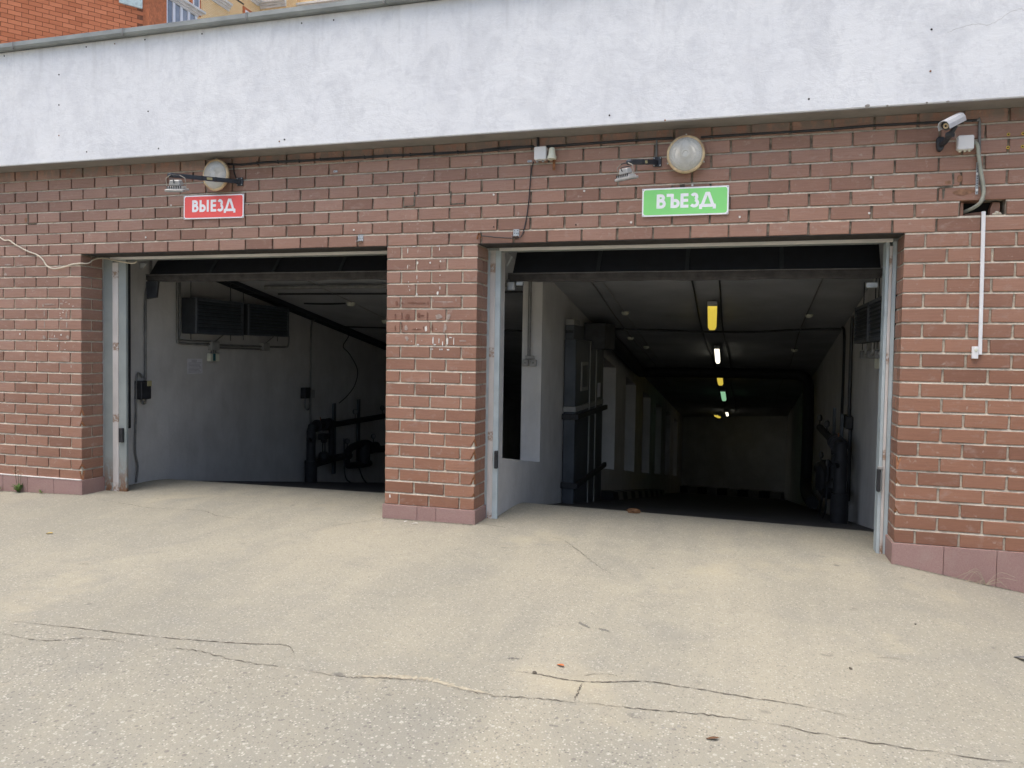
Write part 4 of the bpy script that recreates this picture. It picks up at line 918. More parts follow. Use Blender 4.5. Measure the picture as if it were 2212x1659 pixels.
cable('conduit', 'thin conduit dropping to the black switch box at the left', [(XW,.86,2.2),(XW,.85,1.93),(XW,.79,1.78),(XW,.78,1.4),(XW,.78,.91)], .012, M['conduit'], 'conduit', sub=3)
cable('conduit', 'conduit from the black switch box down to the floor', [(XW,.74,.93),(XW,.70,.97),(XW,.66,.93),(XW,.65,.53),(XW,.635,.21),(XW,.67,.04),(XW,.645,-.12)], .011, M['conduit'], 'conduit', sub=4)
t = thing('switch_box', 'black switch box with yellow label on the left wall', 'switch box', (WX+.05, .72, .71))
box(WX+.002, WX+.09, .65, .79, .715, .90).obj('box_body', M['black_metal'], t, .006)
box(WX+.02, WX+.093, .73, .792, .845, .90).obj('label_plate', M['label_yellow'], t, .003)
MB().tube(smooth_path([(XW,.72,.72),(XW,.73,.67),(XW,.775,.67),(XW,.78,.72)]), .009, 8).obj('lead', M['conduit'], t, smooth=True)
cable('conduit', 'pair conduit looping under the two black heaters', [(XW,1.26,2.15),(XW,1.25,1.97),(XW,1.245,1.36),(XW,1.26,1.30),(XW,1.33,1.285),(XW,1.78,1.28),(XW,2.77,1.27),(XW,3.29,1.27),(XW,3.36,1.29),(XW,3.38,1.34),(XW,3.38,1.42)], .013, M['conduit'], 'conduit', sub=4)
cable('conduit', 'thin lower conduit between the boxes under the heaters', [(XW,1.88,1.245),(XW,2.3,1.24),(XW,2.78,1.235)], .010, M['conduit'], 'conduit', sub=2)
cable('conduit', 'second thin conduit running beside the first drop near the left heater', [(XW,1.30,2.15),(XW,1.29,1.9),(XW,1.285,1.38),(XW,1.30,1.325),(XW,1.8,1.315)], .008, M['conduit'], 'conduit', sub=3)
for (y, lab) in ((1.84, 'grey junction box under the nearer black heater'), (2.83, 'grey junction box under the farther black heater')):
    t = thing('junction_box', lab, 'junction box', (WX+.03, y, 1.22))
    box(WX+.002, WX+.06, y-.07, y+.07, 1.215, 1.315).obj('box_body', M['grey_box'], t, .006)
    MB().tube([(XW, y+.02, 1.31), (XW+.05, y+.12, 1.40)], .008, 6).obj('lead', M['conduit'], t)
t = thing('switch_box', 'pale switch box with a teal strip below the heaters', 'switch box', (WX+.03, 1.835, 1.09))
box(WX+.002, WX+.05, 1.755, 1.92, 1.09, 1.18).obj('box_body', M['cream_plastic'], t, .005)
box(WX+.03, WX+.053, 1.80, 1.845, 1.095, 1.178).obj('switch_strip', M['teal'], t, .002)
for y in (1.80, 1.84, 1.88): MB().tube([(XW, y, 1.178), (XW, y, 1.215)], .006, 6).obj('lead', M['conduit'], t)
t = thing('notice', 'white printed notice sheet on the left wall', 'notice', (WX, 1.555, .955))
box(WX+.001, WX+.003, 1.43, 1.68, .955, 1.12).obj('sheet', M['paper'], t)
for i in range(10):
    a = 1.45 if i > 1 else 1.50; b = (1.66 if i > 1 else 1.61)-random.random()*.03
    box(WX+.0032, WX+.0036, a, b, 1.104-i*.0145-.003, 1.104-i*.0145).obj('text_line', M['ink'], t)
cable('conduit', 'vertical conduit above the left pipe manifold', [(XW,4.15,1.72),(XW,4.02,1.66),(XW,3.94,1.54),(XW,3.93,.67),(XW,3.94,.15)], .014, M['conduit'], 'conduit', sub=3)
t = thing('switch_box', 'small black and grey boxes on the conduit by the left manifold', 'switch box', (WX+.04, 3.84, .57))
box(WX+.002, WX+.08, 3.71, 3.85, .57, .72).obj('box_body', M['black_metal'], t, .005); box(WX+.03, WX+.07, 3.865, 3.98, .57, .68).obj('box_body', M['grey_box'], t, .005)
MB().tube(smooth_path([(XW+.02,3.76,.57),(XW+.02,3.77,.44),(XW+.02,3.84,.41),(XW+.02,3.89,.46),(XW+.02,3.90,.57)]), .012, 7).obj('lead', M['conduit'], t, smooth=True)
# cable tray along the wall head
t = thing('cable_tray', 'dark cable tray sloping down along the left wall head', 'cable tray', (WX+.1, 4, 1.6))
def trz(y): return 2.02-.168*(y-1.78)
for (a, b, h) in ((WX+.002, WX+.014, .13), (WX+.17, WX+.182, .11)):
    MB().prism([(a, 1.2, trz(1.2)), (a, 9, trz(9)), (a, 9, trz(9)+h*.85), (a, 1.2, trz(1.2)+h*.85)], (b-a, 0, 0)).obj('side_rail', M['heater'], t)
for i in range(26):
    y = 1.25+i*.3; box(WX+.0145, WX+.1695, y, y+.05, trz(y+.05)+.012, trz(y+.05)+.022).obj('rung', M['heater'], t)
for j in range(4):
    MB().tube([(WX+.05+j*.03, y, trz(y)+.035+.008*math.sin(y*3+j)) for y in [1.2+.3*i for i in range(26)]], .012, 6).obj('tray_cable', M['cable'], t, smooth=True)
cable('cable', 'thin black cable hanging from the tray to the left manifold', [(-2.92,4.75,1.55),(-2.92,4.78,1.45),(-2.92,4.62,1.3),(-2.92,4.81,1.19),(-2.92,5.07,.95),(-2.92,5.0,.73),(-2.92,4.77,.57),(-2.91,4.5,.47)], .007, M['cable'])

def gauge(t, x, y, z, s_):
    MB().tube([(x, y, z-.11), (x, y, z-.035)], .008, 6).obj('gauge_stem', M['pipe_dark'], t)
    MB().lathe([(.036, 0), (.042, .004), (.042, .022), (.038, .024)], (x-s_*.012, y, z), (s_, -.5, 0), 18).obj('gauge', M['black_metal'], t, smooth=True)
    MB().lathe([(.034, .0243), (.033, .0246)], (x-s_*.012, y, z), (s_, -.5, 0), 16).obj('gauge_face', M['conduit'], t)
def manifold(label, x, s_, y0, dy):
    t = thing('pipe_manifold', label, 'pipes', (x, y0, rz(abs(y0))))
    Y = lambda q: y0+(q-3.66)*dy
    fl = lambda q: rz(Y(q))
    off = -.157*(y0-3.66)
    Z = lambda z: z+off
    p = M['pipe_dark']
    MB().tube([(x, Y(3.66), fl(3.66)-.02), (x, Y(3.66), Z(.12)), (x, Y(3.69), Z(.19)), (x, Y(3.78), Z(.205))], .062, 14).obj('riser', p, t, smooth=True)
    MB().lathe([(.085, 0), (.085, .3)], (x, Y(3.66), fl(3.66)), (0, 0, 1), 14).obj('riser_sleeve', p, t, smooth=True)
    for q in (3.80, 3.98, 4.12): MB().lathe([(.085, 0), (.085, .03)], (x, Y(q), Z(.195)), (0, 1, 0), 16).obj('flange', p, t)
    MB().lathe([(.05, 0), (.085, .05), (.085, .1), (.05, .14)], (x, Y(3.98), Z(.193)), (0, 1, 0), 16).obj('valve_body', p, t, smooth=True)
    MB().tube([(x, Y(3.78), Z(.20)), (x, Y(4.4), Z(.175)), (x, Y(6.0), Z(.18))], .042, 12).obj('upper_header', p, t, smooth=True)
    MB().tube([(x, Y(4.2), Z(.16)), (x, Y(4.2), Z(-.30))], .038, 10).obj('drop_pipe', p, t, smooth=True)
    MB().tube([(x, Y(3.70), Z(-.33)), (x, Y(4.3), Z(-.31)), (x, Y(4.75), Z(-.33))], .05, 12).obj('lower_header', p, t, smooth=True)
    MB().tube(smooth_path([(x, Y(4.62), Z(-.33)), (x, Y(4.76), Z(-.23)), (x, Y(4.95), Z(-.20)), (x, Y(5.3), Z(-.20)), (x, Y(5.6), Z(-.32)), (x, Y(6.0), Z(-.36))]), .055, 12).obj('lower_header', p, t, smooth=True)
    MB().tube(smooth_path([(x, Y(4.66), Z(-.33)), (x, Y(4.68), Z(-.45)), (x, Y(4.85), Z(-.49)), (x, Y(5.4), Z(-.53))]), .05, 12).obj('bypass_pipe', p, t, smooth=True)
    MB().lathe([(.09, -.12), (.10, -.08), (.10, .14), (.06, .2)], (x, Y(5.2), Z(-.38)), (0, 0, 1), 14).obj('pump_body', p, t, smooth=True)
    MB().tube([(x, Y(5.35), Z(-.30)), (x, Y(5.62), Z(-.29))], .085, 14).obj('pump_motor', p, t, smooth=True)
    for (q, a, b) in ((4.43, -.56, .47), (5.18, -.5, .49)):
        xx = x-s_*.10; MB().box(min(xx, xx+s_*.03), max(xx, xx+s_*.03), Y(q)-.035, Y(q)+.035, Z(a), Z(b)).obj('support_post', M['cabinet'], t)
    MB().box(x-.05, x+.05, Y(4.0)-.09, Y(4.0)+.07, Z(-.01), Z(.07)).obj('actuator', M['black_metal'], t, .008)
    MB().lathe([(.03, 0), (.045, .02), (.045, .05), (.02, .07)], (x, Y(4.0), Z(-.06)), (0, 0, 1), 12).obj('actuator_neck', p, t, smooth=True)
    for d in (-.03, .03): MB().tube([(x, Y(4.0)+d, Z(-.19)), (x, Y(4.0)+d, Z(-.03))], .007, 6).obj('yoke_rod', p, t)
    MB().lathe([(.06, 0), (.085, .05), (.07, .11), (.05, .13)], (x, Y(4.0), Z(-.32)), (0, 0, 1), 14).obj('valve_body', p, t, smooth=True)
    MB().tube([(x+s_*.02, Y(3.66), Z(-.03)), (x+s_*.05, Y(3.52), Z(.06))], .018, 8).obj('valve_lever', p, t)
    for (q, z) in ((4.88, .32), (5.80, .32), (4.64, -.10), (5.49, -.11)): gauge(t, x+s_*.02, Y(q), Z(z), s_)
    MB().tube([(x, Y(3.9), Z(.22)), (x, Y(3.9), Z(.31))], .008, 6).obj('bleed_valve', M['rust'], t)
    for (a, b) in ((4.52, 4.85), (4.98, 5.2)):
        MB().tube(smooth_path([(x+s_*.03, Y(a), Z(-.05 if a < 4.8 else -.5)), (x+s_*.04, Y(a)+.02*dy, Z(-.58)), (x+s_*.05, Y((a+b)/2), Z(-.72)), (x+s_*.05, Y(b), Z(-.80))]), .010, 6).obj('lead', M['cable'], t, smooth=True)
    return t
manifold('dark pipe manifold with gauges against the left wall', -2.87, 1, 3.66, 1)
# ceiling services, left
for (a, b, lab) in (((-2.72,2.63),(.6,2.60),'dark cable crossing the left ceiling near the door'), ((-2.66,3.12),(-2.08,3.13),'short dark cable feeding the detector on the left ceiling'), ((-2.9,4.6),(.6,4.85),'dark cable crossing the left ceiling farther in')):
    cable('cable', lab, [(a[0],a[1],cl(a[1])-.015),((a[0]+b[0])/2,(a[1]+b[1])/2,cl((a[1]+b[1])/2)-.022),(b[0],b[1],cl(b[1])-.015)], .011, M['cable'])
cable('conduit', 'thin pale conduit down the middle of the left ceiling', [(-1.97,y,cl(y)-.008) for y in (1.2,2.2,3.13,4.19,7,10)], .007, M['grey_box'], 'conduit', sub=1)
for (x, y, lab) in ((-2.0,3.13,'round smoke detector on the left ceiling'), (-2.03,4.19,'small detector farther along the left ceiling')):
    tag(MB().lathe([(.055,0),(.055,.02),(.04,.045),(.015,.05)], (x,y,cl(y)), (0,0,-1), 18).obj('smoke_detector', M['cream_plastic'], None, smooth=True), lab, 'detector')
t = tag(box(-2.35, -1.6, 1.55, 1.72, cl(1.64)-.11, cl(1.64)-.03).obj('door_operator', M['cabinet'], None, .01), 'flat grey door motor housing under the left ceiling', 'door motor')
tag(MB().tube([(-2.6, 2.17, cl(2.17)-.05), (.6, 2.15, cl(2.15)-.05)], .022, 8).obj('shaft', M['conduit'], None), 'door shaft tube across the left ceiling', 'shaft')

# ------------------------------------------------------------------ inside, right ramp
t = thing('lamp_switch', 'two surface switches on a conduit in the first slot', 'switch', (.735, 1.72, 1.14))
MB().tube([(.735, 1.708, 2.0), (.735, 1.708, 1.21)], .009, 8).obj('conduit', M['conduit'], t); MB().tube([(.715, 1.706, 2.0), (.715, 1.706, 1.21)], .006, 8).obj('conduit', M['conduit'], t)
for x in (.695, .775):
    box(x-.03, x+.03, 1.68, 1.719, 1.11, 1.175).obj('switch_plate', M['grey_box'], t, .006)
    MB().lathe([(.010, 0), (.009, .006)], (x, 1.68, 1.145), (0, -1, 0), 10).obj('knob', M['conduit'], t)
box(.69, .78, 1.695, 1.7195, 1.18, 1.215).obj('link_box', M['grey_box'], t, .004)

t = thing('duct_cabinet', 'tall grey sheet metal duct cabinet against the slotted wall', 'cabinet', (1.0, 3.1, rz(3.0)))
cx0, cx1, cy0, cy1 = .862, .992, 2.68, 4.40
box(cx0, cx1, cy0, cy1, rz(4.4)+.02, .60).obj('lower_panel', M['cabinet'], t, .006)
box(cx0, cx1, cy0, cy1, .66, 1.40).obj('upper_panel', M['cabinet'], t, .006)
box(cx0-.005, cx1+.008, cy0-.008, cy1, .601, .659).obj('joint_collar', M['grey_box'], t, .004)
box(cx0, cx1-.03, cy0+.02, cy0+.6, 1.401, 1.56).obj('top_box', M['cabinet'], t, .004)
box(cx0, cx1-.028, cy0+.012, cy0+.3, 1.561, 1.62).obj('top_box', M['grey_box'], t, .004)
for i in range(6):
    MB().prism([(.87+i*.014,cy0+.0195,1.47),(.878+i*.014,cy0+.0195,1.47),(.883+i*.014,cy0+.0195,1.50),(.875+i*.014,cy0+.0195,1.50)], (0,-.002,0)).obj('vent_slot', M['dark_void'], t)
for (z, nm) in ((.52, 'clamp_bar'), (-.24, 'clamp_bar')):
    MB().box(cx0-.01, cx1+.05, cy0-.045, cy0-.01, z, z+.06).obj(nm, M['black_metal'], t, .004)
    MB().box(cx1+.012, cx1+.05, cy0-.0095, cy1+.1, z, z+.06).obj(nm, M['black_metal'], t, .004)
for a in (3.45, 3.85): box(cx1+.001, cx1+.012, a, a+.04, rz(4.3)+.05, 1.39).obj('side_seam', M['grey_box'], t, .002)
box(cx1+.001, cx1+.010, 2.95, 3.35, .82, 1.15).obj('access_hatch', M['grey_box'], t, .003); box(cx1+.0101, cx1+.013, 3.0, 3.3, .86, 1.11).obj('access_hatch', M['cabinet'], t, .002)
box(cx1+.001, cx1+.003, 4.0, 4.2, .70, .88).obj('label_plate', M['paper'], t)
box(cx0+.02, cx1+.16, 3.6, 4.3, 1.30, 1.62).obj('fan_box', M['black_metal'], t, .01)
cable('duct', 'thick black pipe running round the ceiling and down the right wall', [(.99,4.2,1.50),(.99,5.0,1.43),(.99,7.9,.98),(1.05,8.2,.95),(1.3,8.28,.95),(2.4,8.28,.96),(3.5,8.28,.96),(3.68,8.27,.93),(3.76,8.25,.82),(3.78,8.2,.4),(3.78,8.2,-.65),(3.76,8.0,-.85),(3.74,7.4,-.9),(3.72,6.0,-.8)], .09, M['pipe_dark'], 'pipe', 12, 4)
manifold('dark pipe manifold with gauges against the right wall', 3.71, -1, 2.62, 1.05)
cable('cable', 'sagging dark cable across the right ceiling before the second lamp', [(.9,4.66,cr(4.66)-.015),(1.5,4.68,cr(4.68)-.02),(2.25,4.74,cr(4.74)-.03),(2.87,4.77,cr(4.77)-.02),(3.41,4.62,cr(4.62)-.015),(3.88,4.55,cr(4.55)-.02)], .014, M['cable'])
for (x, r_, lab) in ((2.24,.010,'thin dark cable left of the tunnel lamps'),(2.50,.009,'thin dark cable right of the tunnel lamps'),(1.24,.008,'thin conduit near the left of the right ceiling'),(3.43,.007,'faint conduit near the right of the right ceiling')):
    cable('cable', lab, [(x+(.02*math.sin(y)),y,cr(y)-r_-.002-.006*abs(math.sin(y*1.3))) for y in [.9+.5*i for i in range(33)]], r_, M['cable'] if x in (2.24, 2.5) else M['conduit'], sub=1)
cable('conduit', 'thin pale conduit with detectors on the right ceiling', [(1.37,y,cr(y)-.008) for y in (1.2,2.23,3.72,5,8,12)], .007, M['grey_box'], 'conduit', sub=1)
for i, (x, y) in enumerate(((1.38,3.62),(1.20,5.35),(1.33,6.1),(3.45,3.75),(3.43,6.2))):
    lab = ('small round detector nearest the cabinet on the right ceiling','round detector left of the pale conduit','third small detector along the pale conduit','small detector near the right ceiling edge','far small detector by the right ceiling conduit')[i]
    tag(MB().lathe([(.045,0),(.045,.02),(.03,.04),(.01,.045)], (x,y,cr(y)), (0,0,-1), 16).obj('smoke_detector', M['cream_plastic'], None, smooth=True), lab, 'detector')
lamps = [(2.42,2.90,2.37,4.10,'tube_yellow','nearest tunnel lamp, large and yellow'),(2.37,5.72,2.345,6.92,'tube_white','second tunnel lamp, white'),(2.32,8.48,2.30,9.84,'tube_yellow','third tunnel lamp, yellow'),(2.305,11.22,2.29,12.86,'tube_green','fourth tunnel lamp, greenish'),(2.27,16.3,2.27,17.2,'tube_white','farthest tunnel lamp, small white glint'),(1.94,17.4,2.02,18.0,'tube_yellow','farthest yellow tunnel lamp beside the white glint')]
for (xa, ya, xb, yb, mt, lab) in lamps:
    za, zb = cr(ya)-.1, cr(yb)-.1; wd = .05 if mt != 'tube_white' else .036
    t = thing('tunnel_lamp', lab, 'lamp', ((xa+xb)/2, (ya+yb)/2, (za+zb)/2), 'ceiling lamps down the ramp')
    def sec(y, z, x, ww, h): return [(x-ww,y,z+h),(x-ww,y,z+.01),(x-ww*.6,y,z-.025),(x+ww*.6,y,z-.025),(x+ww,y,z+.01),(x+ww,y,z+h)]
    a, b = sec(ya, za, xa, wd, .012), sec(yb, zb, xb, wd, .012)
    MB().add(a+b, [tuple(range(6)), tuple(range(11, 5, -1))]+[(i, (i+1) % 6, 6+(i+1) % 6, 6+i) for i in range(6)]).obj('diffuser', M[mt], t)
    MB().prism([(xa-wd*1.05, ya-.02, za+.0125), (xb-wd*1.05, yb+.02, zb+.0125), (xb-wd*1.05, yb+.02, zb+.06), (xa-wd*1.05, ya-.02, za+.06)], (wd*2.1, 0, 0)).obj('tray', M['grey_box'], t)
    for q in (.2, .8):
        x, y, z = xa+(xb-xa)*q, ya+(yb-ya)*q, za+(zb-za)*q
        MB().tube([(x, y, z+.06), (x, y, cr(y)+.01)], .008, 6).obj('hanger', M['conduit'], t)
heater('black louvred heater on the right wall, nearer the door', 3.9, 3.765, .62, 1.46, 1.38, 1.72, 'black louvred heaters')
heater('black louvred heater on the right wall, farther from the door', 3.9, 3.765, 1.50, 2.36, 1.38, 1.72, 'black louvred heaters')
t = thing('pipe_bracket', 'tangle of small pipes and valves under the right heaters', 'pipes', (3.85, 1.5, 1.3))
for i, y in enumerate((.8, 1.2, 1.65, 2.1)):
    MB().tube([(3.84, y, 1.378), (3.84, y, 1.30), (3.84, y+.12, 1.28)], .014, 8).obj('pipe', M['grey_box'], t, smooth=True); box(3.81, 3.87, y+.1, y+.18, 1.24, 1.31).obj('valve', M['conduit'], t, .006)
MB().tube(smooth_path([(3.87,.7,1.26),(3.86,1.3,1.25),(3.87,1.9,1.27),(3.87,2.3,1.25)]), .012, 8).obj('pipe', M['grey_box'], t, smooth=True)
t = thing('switch_box', 'pale switch box below the right heaters', 'switch box', (3.87, 1.42, 1.16))
box(3.84, 3.898, 1.27, 1.56, 1.155, 1.245).obj('box_body', M['cream_plastic'], t, .006)
cable('conduit', 'dark conduit down the right wall beside the small black box', [(3.875,3.5,1.70),(3.875,3.52,1.2),(3.875,3.5,.62),(3.875,3.38,.5),(3.875,3.34,-.3)], .018, M['cable'], 'conduit', sub=3)
cable('conduit', 'second dark conduit farther along the right wall', [(3.875,4.45,1.61),(3.875,4.2,1.5),(3.875,4.18,.8),(3.875,4.25,.17),(3.875,4.25,-.3)], .016, M['cable'], 'conduit', sub=3)
tag(MB().box(3.82, 3.899, 3.30, 3.62, .48, .62).obj('switch_box', M['black_metal'], None, .012), 'small black box on the right wall conduit', 'switch box')
# striped kerbs
t = thing('striped_kerb', 'black and white striped kerb along the slotted wall', 'kerb', (1.0, 5.2, rz(5.2)))
for i in range(16):
    y = 5.1+i*.45
    MB().prism([(.87, y, rz(y)-.03), (1.06, y, rz(y)-.03), (1.04, y, rz(y)+.11), (.87, y, rz(y)+.13)], (0, .448, -RS*.448)).obj('kerb_stone', M['stripe_white'] if i % 2 else M['pipe_dark'], t)
t = thing('striped_kerb', 'black and white striped kerb at the foot of the end wall', 'kerb', (2.3, 18.4, rz(18.4)))
for i in range(10):
    a, b = i/10, (i+1)/10; xa, xb = .9+2.98*a, .9+2.98*b-.01; ya, yb = 19.5-1.66*a, 19.5-1.66*b
    MB().prism([(xa, ya, -3.4), (xb, yb, -3.4), (xb, yb, rz(yb)+.22), (xa, ya, rz(ya)+.22)], (-.1, -.2, 0)).obj('kerb_stone', M['stripe_white'] if i % 2 else M['pipe_dark'], t)
mb = MB(); vs = []
for i in range(7):
    for j in range(10):
        th = math.pi*i/6; ph = 2*math.pi*j/10; q = 1+.35*math.sin(3*ph+i)*math.sin(2*th+1)
        vs.append((1.883+.055*math.cos(th)*q, 1.0+.025*math.sin(th)*math.cos(ph)*q, gz(1.88, 1.0)+.022+.024*math.sin(th)*math.sin(ph)*q))
mb.add(vs, [(i*10+j, i*10+(j+1) % 10, (i+1)*10+(j+1) % 10, (i+1)*10+j) for i in range(6) for j in range(10)])
tag(mb.obj('dry_leaf', M['brown_leaf']), 'curled brown dead leaf on the crest of the right ramp', 'leaf')

# ------------------------------------------------------------------ weeds, litter
def leaf_blade(mb, o, d, L, w_, lift):
    d = Vector(d).normalized(); s_ = d.cross(Vector((0, 0, 1))).normalized(); o = Vector(o); vs = []
    for i, (q, ww) in enumerate(((0, .15), (.3, .8), (.6, 1), (.85, .6), (1, .05))):
        p = o+d*L*q+Vector((0, 0, lift*math.sin(q*2.2)))
        vs += [p-s_*w_*ww*.5, p+Vector((0, 0, -.12*w_)), p+s_*w_*ww*.5]
    mb.add(vs, [(3*i+j, 3*i+j+1, 3*i+j+4, 3*i+j+3) for i in range(4) for j in range(2)])
def weed(label, x, y, n, L, stems):
    z = gz(x, y); t = thing('weed', label, 'weed', (x, y, z))
    for i in range(n):
        an = random.uniform(0, 2*math.pi); mb = MB()
        leaf_blade(mb, (x+random.uniform(-.012, .012), y+random.uniform(-.01, .01), z+random.uniform(.0, .5*L)), (math.cos(an), math.sin(an)*.6-.3, random.uniform(.1, .9)), L*random.uniform(.5, 1), L*.32, L*.25)
        mb.obj('leaf', M['leaf'], t)
    for i in range(stems):
        dx = random.uniform(-.05, .05); h_ = random.uniform(.16, .24)
        MB().tube(smooth_path([(x+dx*.3, y, z), (x+dx*.6, y-.005, z+h_*.5), (x+dx, y-.01, z+h_)]), .0018, 5).obj('stem', M['stem'], t)
        for j in range(5): 
            mb = MB(); an = random.uniform(0, 6.28); leaf_blade(mb, (x+dx+random.uniform(-.012,.012), y-.01, z+h_-random.uniform(0, .05)), (math.cos(an), math.sin(an), .4), .018, .008, .003); mb.obj('flower', M['dry'], t)
    return t
weed('leafy green weed with thin flower stalks at the left pier', -3.77, -.045, 26, .07, 3)
weed('small green weed tuft between the leafy weed and the opening', -3.50, -.045, 9, .035, 0)
weed('low weed at the left edge by the plinth', -4.02, -.05, 12, .045, 0)
t = thing('dry_grass', 'wisp of dry grass against the right plinth', 'dry grass', (4.33, -.05, gz(4.33, -.05)))
for i in range(14):
    an = random.uniform(2.0, 4.2) if i < 9 else random.uniform(-.5, .6); L = random.uniform(.05, .17); z = gz(4.33, -.05)
    MB().tube(smooth_path([(4.33, -.04, z+.004), (4.33+L*.5*math.cos(an), -.05-.02*random.random(), z+L*random.uniform(.2, .7)), (4.33+L*1.1*math.cos(an), -.05-.03*random.random(), z+max(.004, L*random.uniform(-.1, .6)))]), .0012, 4).obj('blade', M['dry'], t)
def litter(label, x, y, L, w_, mat, rot, cat='leaf', name='fallen_leaf'):
    z = gz(x, y)+.004; mb = MB(); leaf_blade(mb, (x, y, z), (math.cos(rot), math.sin(rot), .02), L, w_, L*.12)
    return tag(mb.obj(name, mat), label, cat)
litter('small orange leaf scrap on the asphalt near the front crack', 1.985, -2.265, .045, .022, M['orange_leaf'], -.5)
litter('tiny yellow leaf lying on the left of the forecourt', -2.2, -1.2, .05, .03, M['yellow_plastic'], .3)
litter('dark leaf flattened on the right of the forecourt', 4.10, -1.43, .12, .05, M['conduit'], -.6)
litter('dark scrap lying between the two front cracks', 2.69, -2.74, .05, .02, M['brown_leaf'], .2)
litter('white paper crumb by the middle pier plinth', .30, -.13, .05, .02, M['white_paint'], .1, 'litter', 'paper_scrap')
litter('pale stone chip under the middle pier plinth', .22, -.10, .03, .02, M['white_paint'], 1.2, 'litter', 'paper_scrap')
litter('pale straw lying on the left of the forecourt', -1.41, -1.69, .11, .008, M['dry'], .05, 'straw', 'straw')
for (x, y, w_) in ((3.3,-1.9,'toward the lower right'),(1.91,-2.39,'on the front crack near the orange leaf'),(3.7,-1.2,'near the right pier')):
    s_ = random.uniform(.006, .011)
    tag(MB().lathe([(.3*s_, -.6*s_), (s_, -.2*s_), (.9*s_, .3*s_), (.3*s_, .6*s_)], (x, y, gz(x, y)+.5*s_), (random.random(), random.random(), 2), 7).obj('pebble', M['crack']), 'dark pebble '+w_, 'pebble', 'loose dark pebbles')

# ------------------------------------------------------------------ buildings beyond
t0 = Vector((-11.27, 10.0, 9.14)); dirw = Vector((.57, .82, 0)).normalized(); nrm = Vector((.82, -.57, 0)).normalized()
ob = thing('brick_house', 'orange brick house rising behind the parapet at the upper left', 'house', (t0.x, t0.y, 3.56))
def ow(s_, z, d): q = Vector((t0.x, t0.y, 0))+dirw*s_+nrm*d; return Vector((q.x, q.y, z))
def oprism(mb, s0, s1, z0, z1, d0, d1):
    v = [ow(s_, z, d) for d in (d0, d1) for (s_, z) in ((s0, z0), (s1, z0), (s1, z1), (s0, z1))]
    return mb.add(v, [(0,1,2,3),(7,6,5,4),(0,4,5,1),(1,5,6,2),(2,6,7,3),(3,7,4,0)])
oprism(MB(), -12, 0, 3.56, 13, -5, -.009).obj('wall', M['orange_mortar'], ob)
zlo = 7.55; nrow = 22; om = {}
stuff = MB()
for i in range(-40, 54):
    z0 = zlo+i*.100; st = (i % 2)*.13
    for j in range(0, 46):
        s1 = -j*.262-st; s0 = max(s1-.25, -12); s1 = min(s1, -.002)
        if s1-s0 < .03: continue
        if 0 <= i < 23 and s0 > -3.45 and 0 < len(om) < 300 or (0 <= i < 23 and s0 > -3.45 and not om):
            if len(om) >= 290: oprism(stuff, s0, s1, z0, z0+.089, -.008, 0); continue
            key = round(s1-s0, 3)
            me = next((v for k_, v in om.items() if k_[0] == key), None)
            L = s1-s0
            if me is None:
                mb = MB(); v = []
                for d in (0, -.008):
                    for (a, b) in ((-L/2, -.0445), (L/2, -.0445), (L/2, .0445), (-L/2, .0445)): v.append(dirw*a+Vector((0, 0, b))+nrm*d)
                me = bpy.data.meshes.new('brick'); me.from_pydata([tuple(q) for q in v], [], [(0,1,2,3),(7,6,5,4),(0,4,5,1),(1,5,6,2),(2,6,7,3),(3,7,4,0)]); me.materials.append(M['orange_piece'])
            o = bpy.data.objects.new('brick', me); COL.objects.link(o); o.parent = ob; o.location = ow((s0+s1)/2, z0+.0445, 0)-world_loc(ob); om[(key, i, j)] = me
        elif z0 > 3.6: oprism(stuff, s0, s1, z0, z0+.089, -.008, 0)
stuff.obj('brick', M['orange_brick'], ob)['kind'] = 'stuff'
oprism(MB(), -.53, -.025, 9.30, 10.6, .004, .06).obj('wall_panel', plain('pale_panel', (.55, .66, .64), .5), ob)
oprism(MB(), .001, .16, 3.56, 13, -4, -.1).obj('corner_strip', M['orange_brick'], ob)

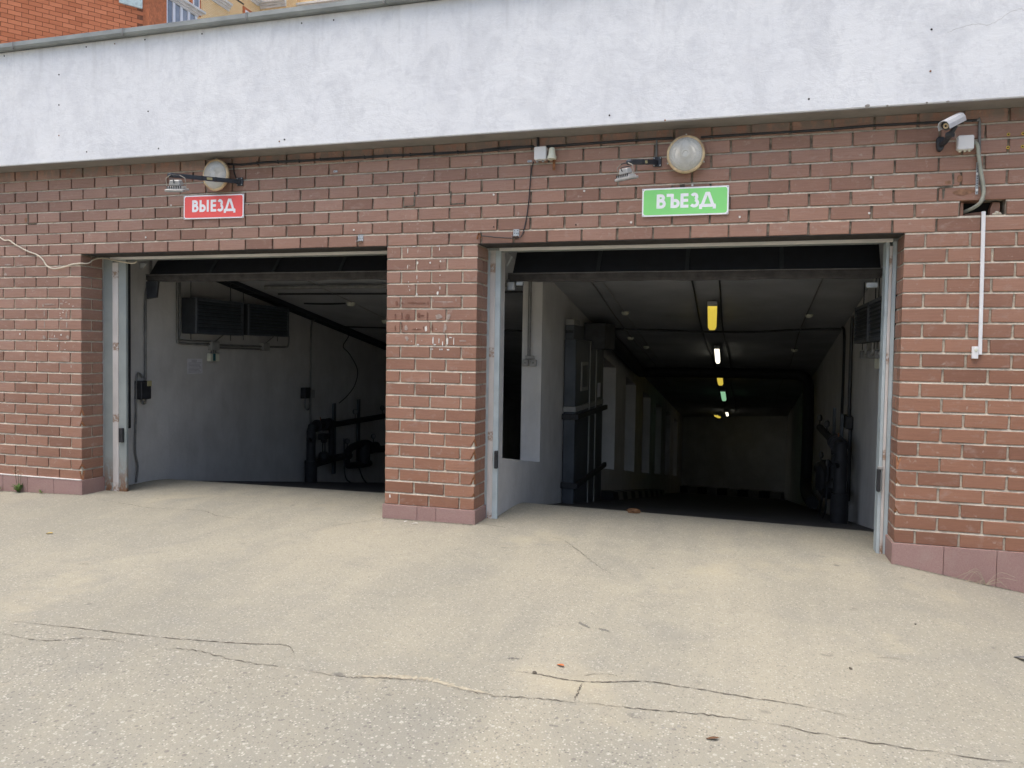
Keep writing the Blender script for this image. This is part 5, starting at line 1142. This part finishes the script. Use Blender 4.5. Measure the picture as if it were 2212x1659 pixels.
yb_ = thing('apartment_building', 'yellow brick apartment block with white cornices behind the parapet', 'building', (-24, 26, 3.56))
YX = -21.7
box(-32, YX, 18, 30, 3.56, 24).obj('wall', M['yellow_brick'], yb_)
box(-32, -20.24, 30.001, 40, 3.56, 24).obj('wall', M['yellow_brick'], yb_)
box(-32, -17.0, 31.2, 42, 3.56, 24).obj('wall', M['yellow_brick'], yb_)
def cornice(x0, x1, y0, y1, z, axis):
    for i, (d, h) in enumerate(((.08, .12), (.16, .10), (.26, .10))):
        zz = z+sum(q[1] for q in ((.08, .12), (.16, .10), (.26, .10))[:i])+i*.003
        if axis == 'y': box(x0, x0+d, y0, y1, zz, zz+h).obj('cornice', M['white_render'], yb_)
        else: box(x0, x1, y0-d, y0, zz, zz+h).obj('cornice', M['white_render'], yb_)
cornice(YX+.001, 0, 26.0, 27.35, 17.5, 'y'); cornice(YX+.001, 0, 28.9, 29.72, 18.75, 'y')
cornice(YX, -20.2, 30.0, 0, 18.70, 'x'); cornice(-20.24, -17.0, 31.2, 0, 18.95, 'x')
box(YX+.3, YX+.34, 27.3, 28.1, 18.10, 18.16).obj('gutter', M['black_metal'], yb_)
def win(y0, y1, z0, z1):
    f = box(YX+.001, YX+.06, y0-.14, y1+.14, z0-.14, z1+.14).obj('window_surround', M['orange_brick'], yb_)
    box(YX+.0605, YX+.09, y0, y1, z0, z1).obj('window_frame', M['sign_white'], f)
    box(YX+.0905, YX+.095, y0+.07, y1-.07, z0+.07, z1-.07).obj('pane', M['glass'], f)
win(24.72, 25.15, 16.55, 17.6); win(28.6, 29.05, 16.9, 18.1)
# glazed balcony
bx = thing
box(YX+.001, YX+.55, 21.2, 24.30, 13.0, 15.98).obj('balcony_core', M['cabinet'], yb_)
for i in range(8):
    y = 22.40+i*.47-1.41
    if y < 24.32:
        box(YX+.551, YX+.60, y-.075, y+.075, 13.0, 15.98).obj('balcony_post', M['sign_white'], yb_)
        if y+.47 < 24.35: box(YX+.552, YX+.565, y+.076, y+.394, 13.0, 15.95).obj('pane', M['glass'], yb_)
box(YX+.0005, YX+.65, 21.2, 22.40-.04, 13.0, 16).obj('balcony_side', M['orange_brick'], yb_)
for i, (d, h) in enumerate(((.62, .10), (.72, .09), (.84, .09))): box(YX+.001, YX+d, 21.0, 24.4+.12*i, 15.985+i*.095, 15.985+i*.095+h).obj('balcony_cornice', M['white_render'], yb_)
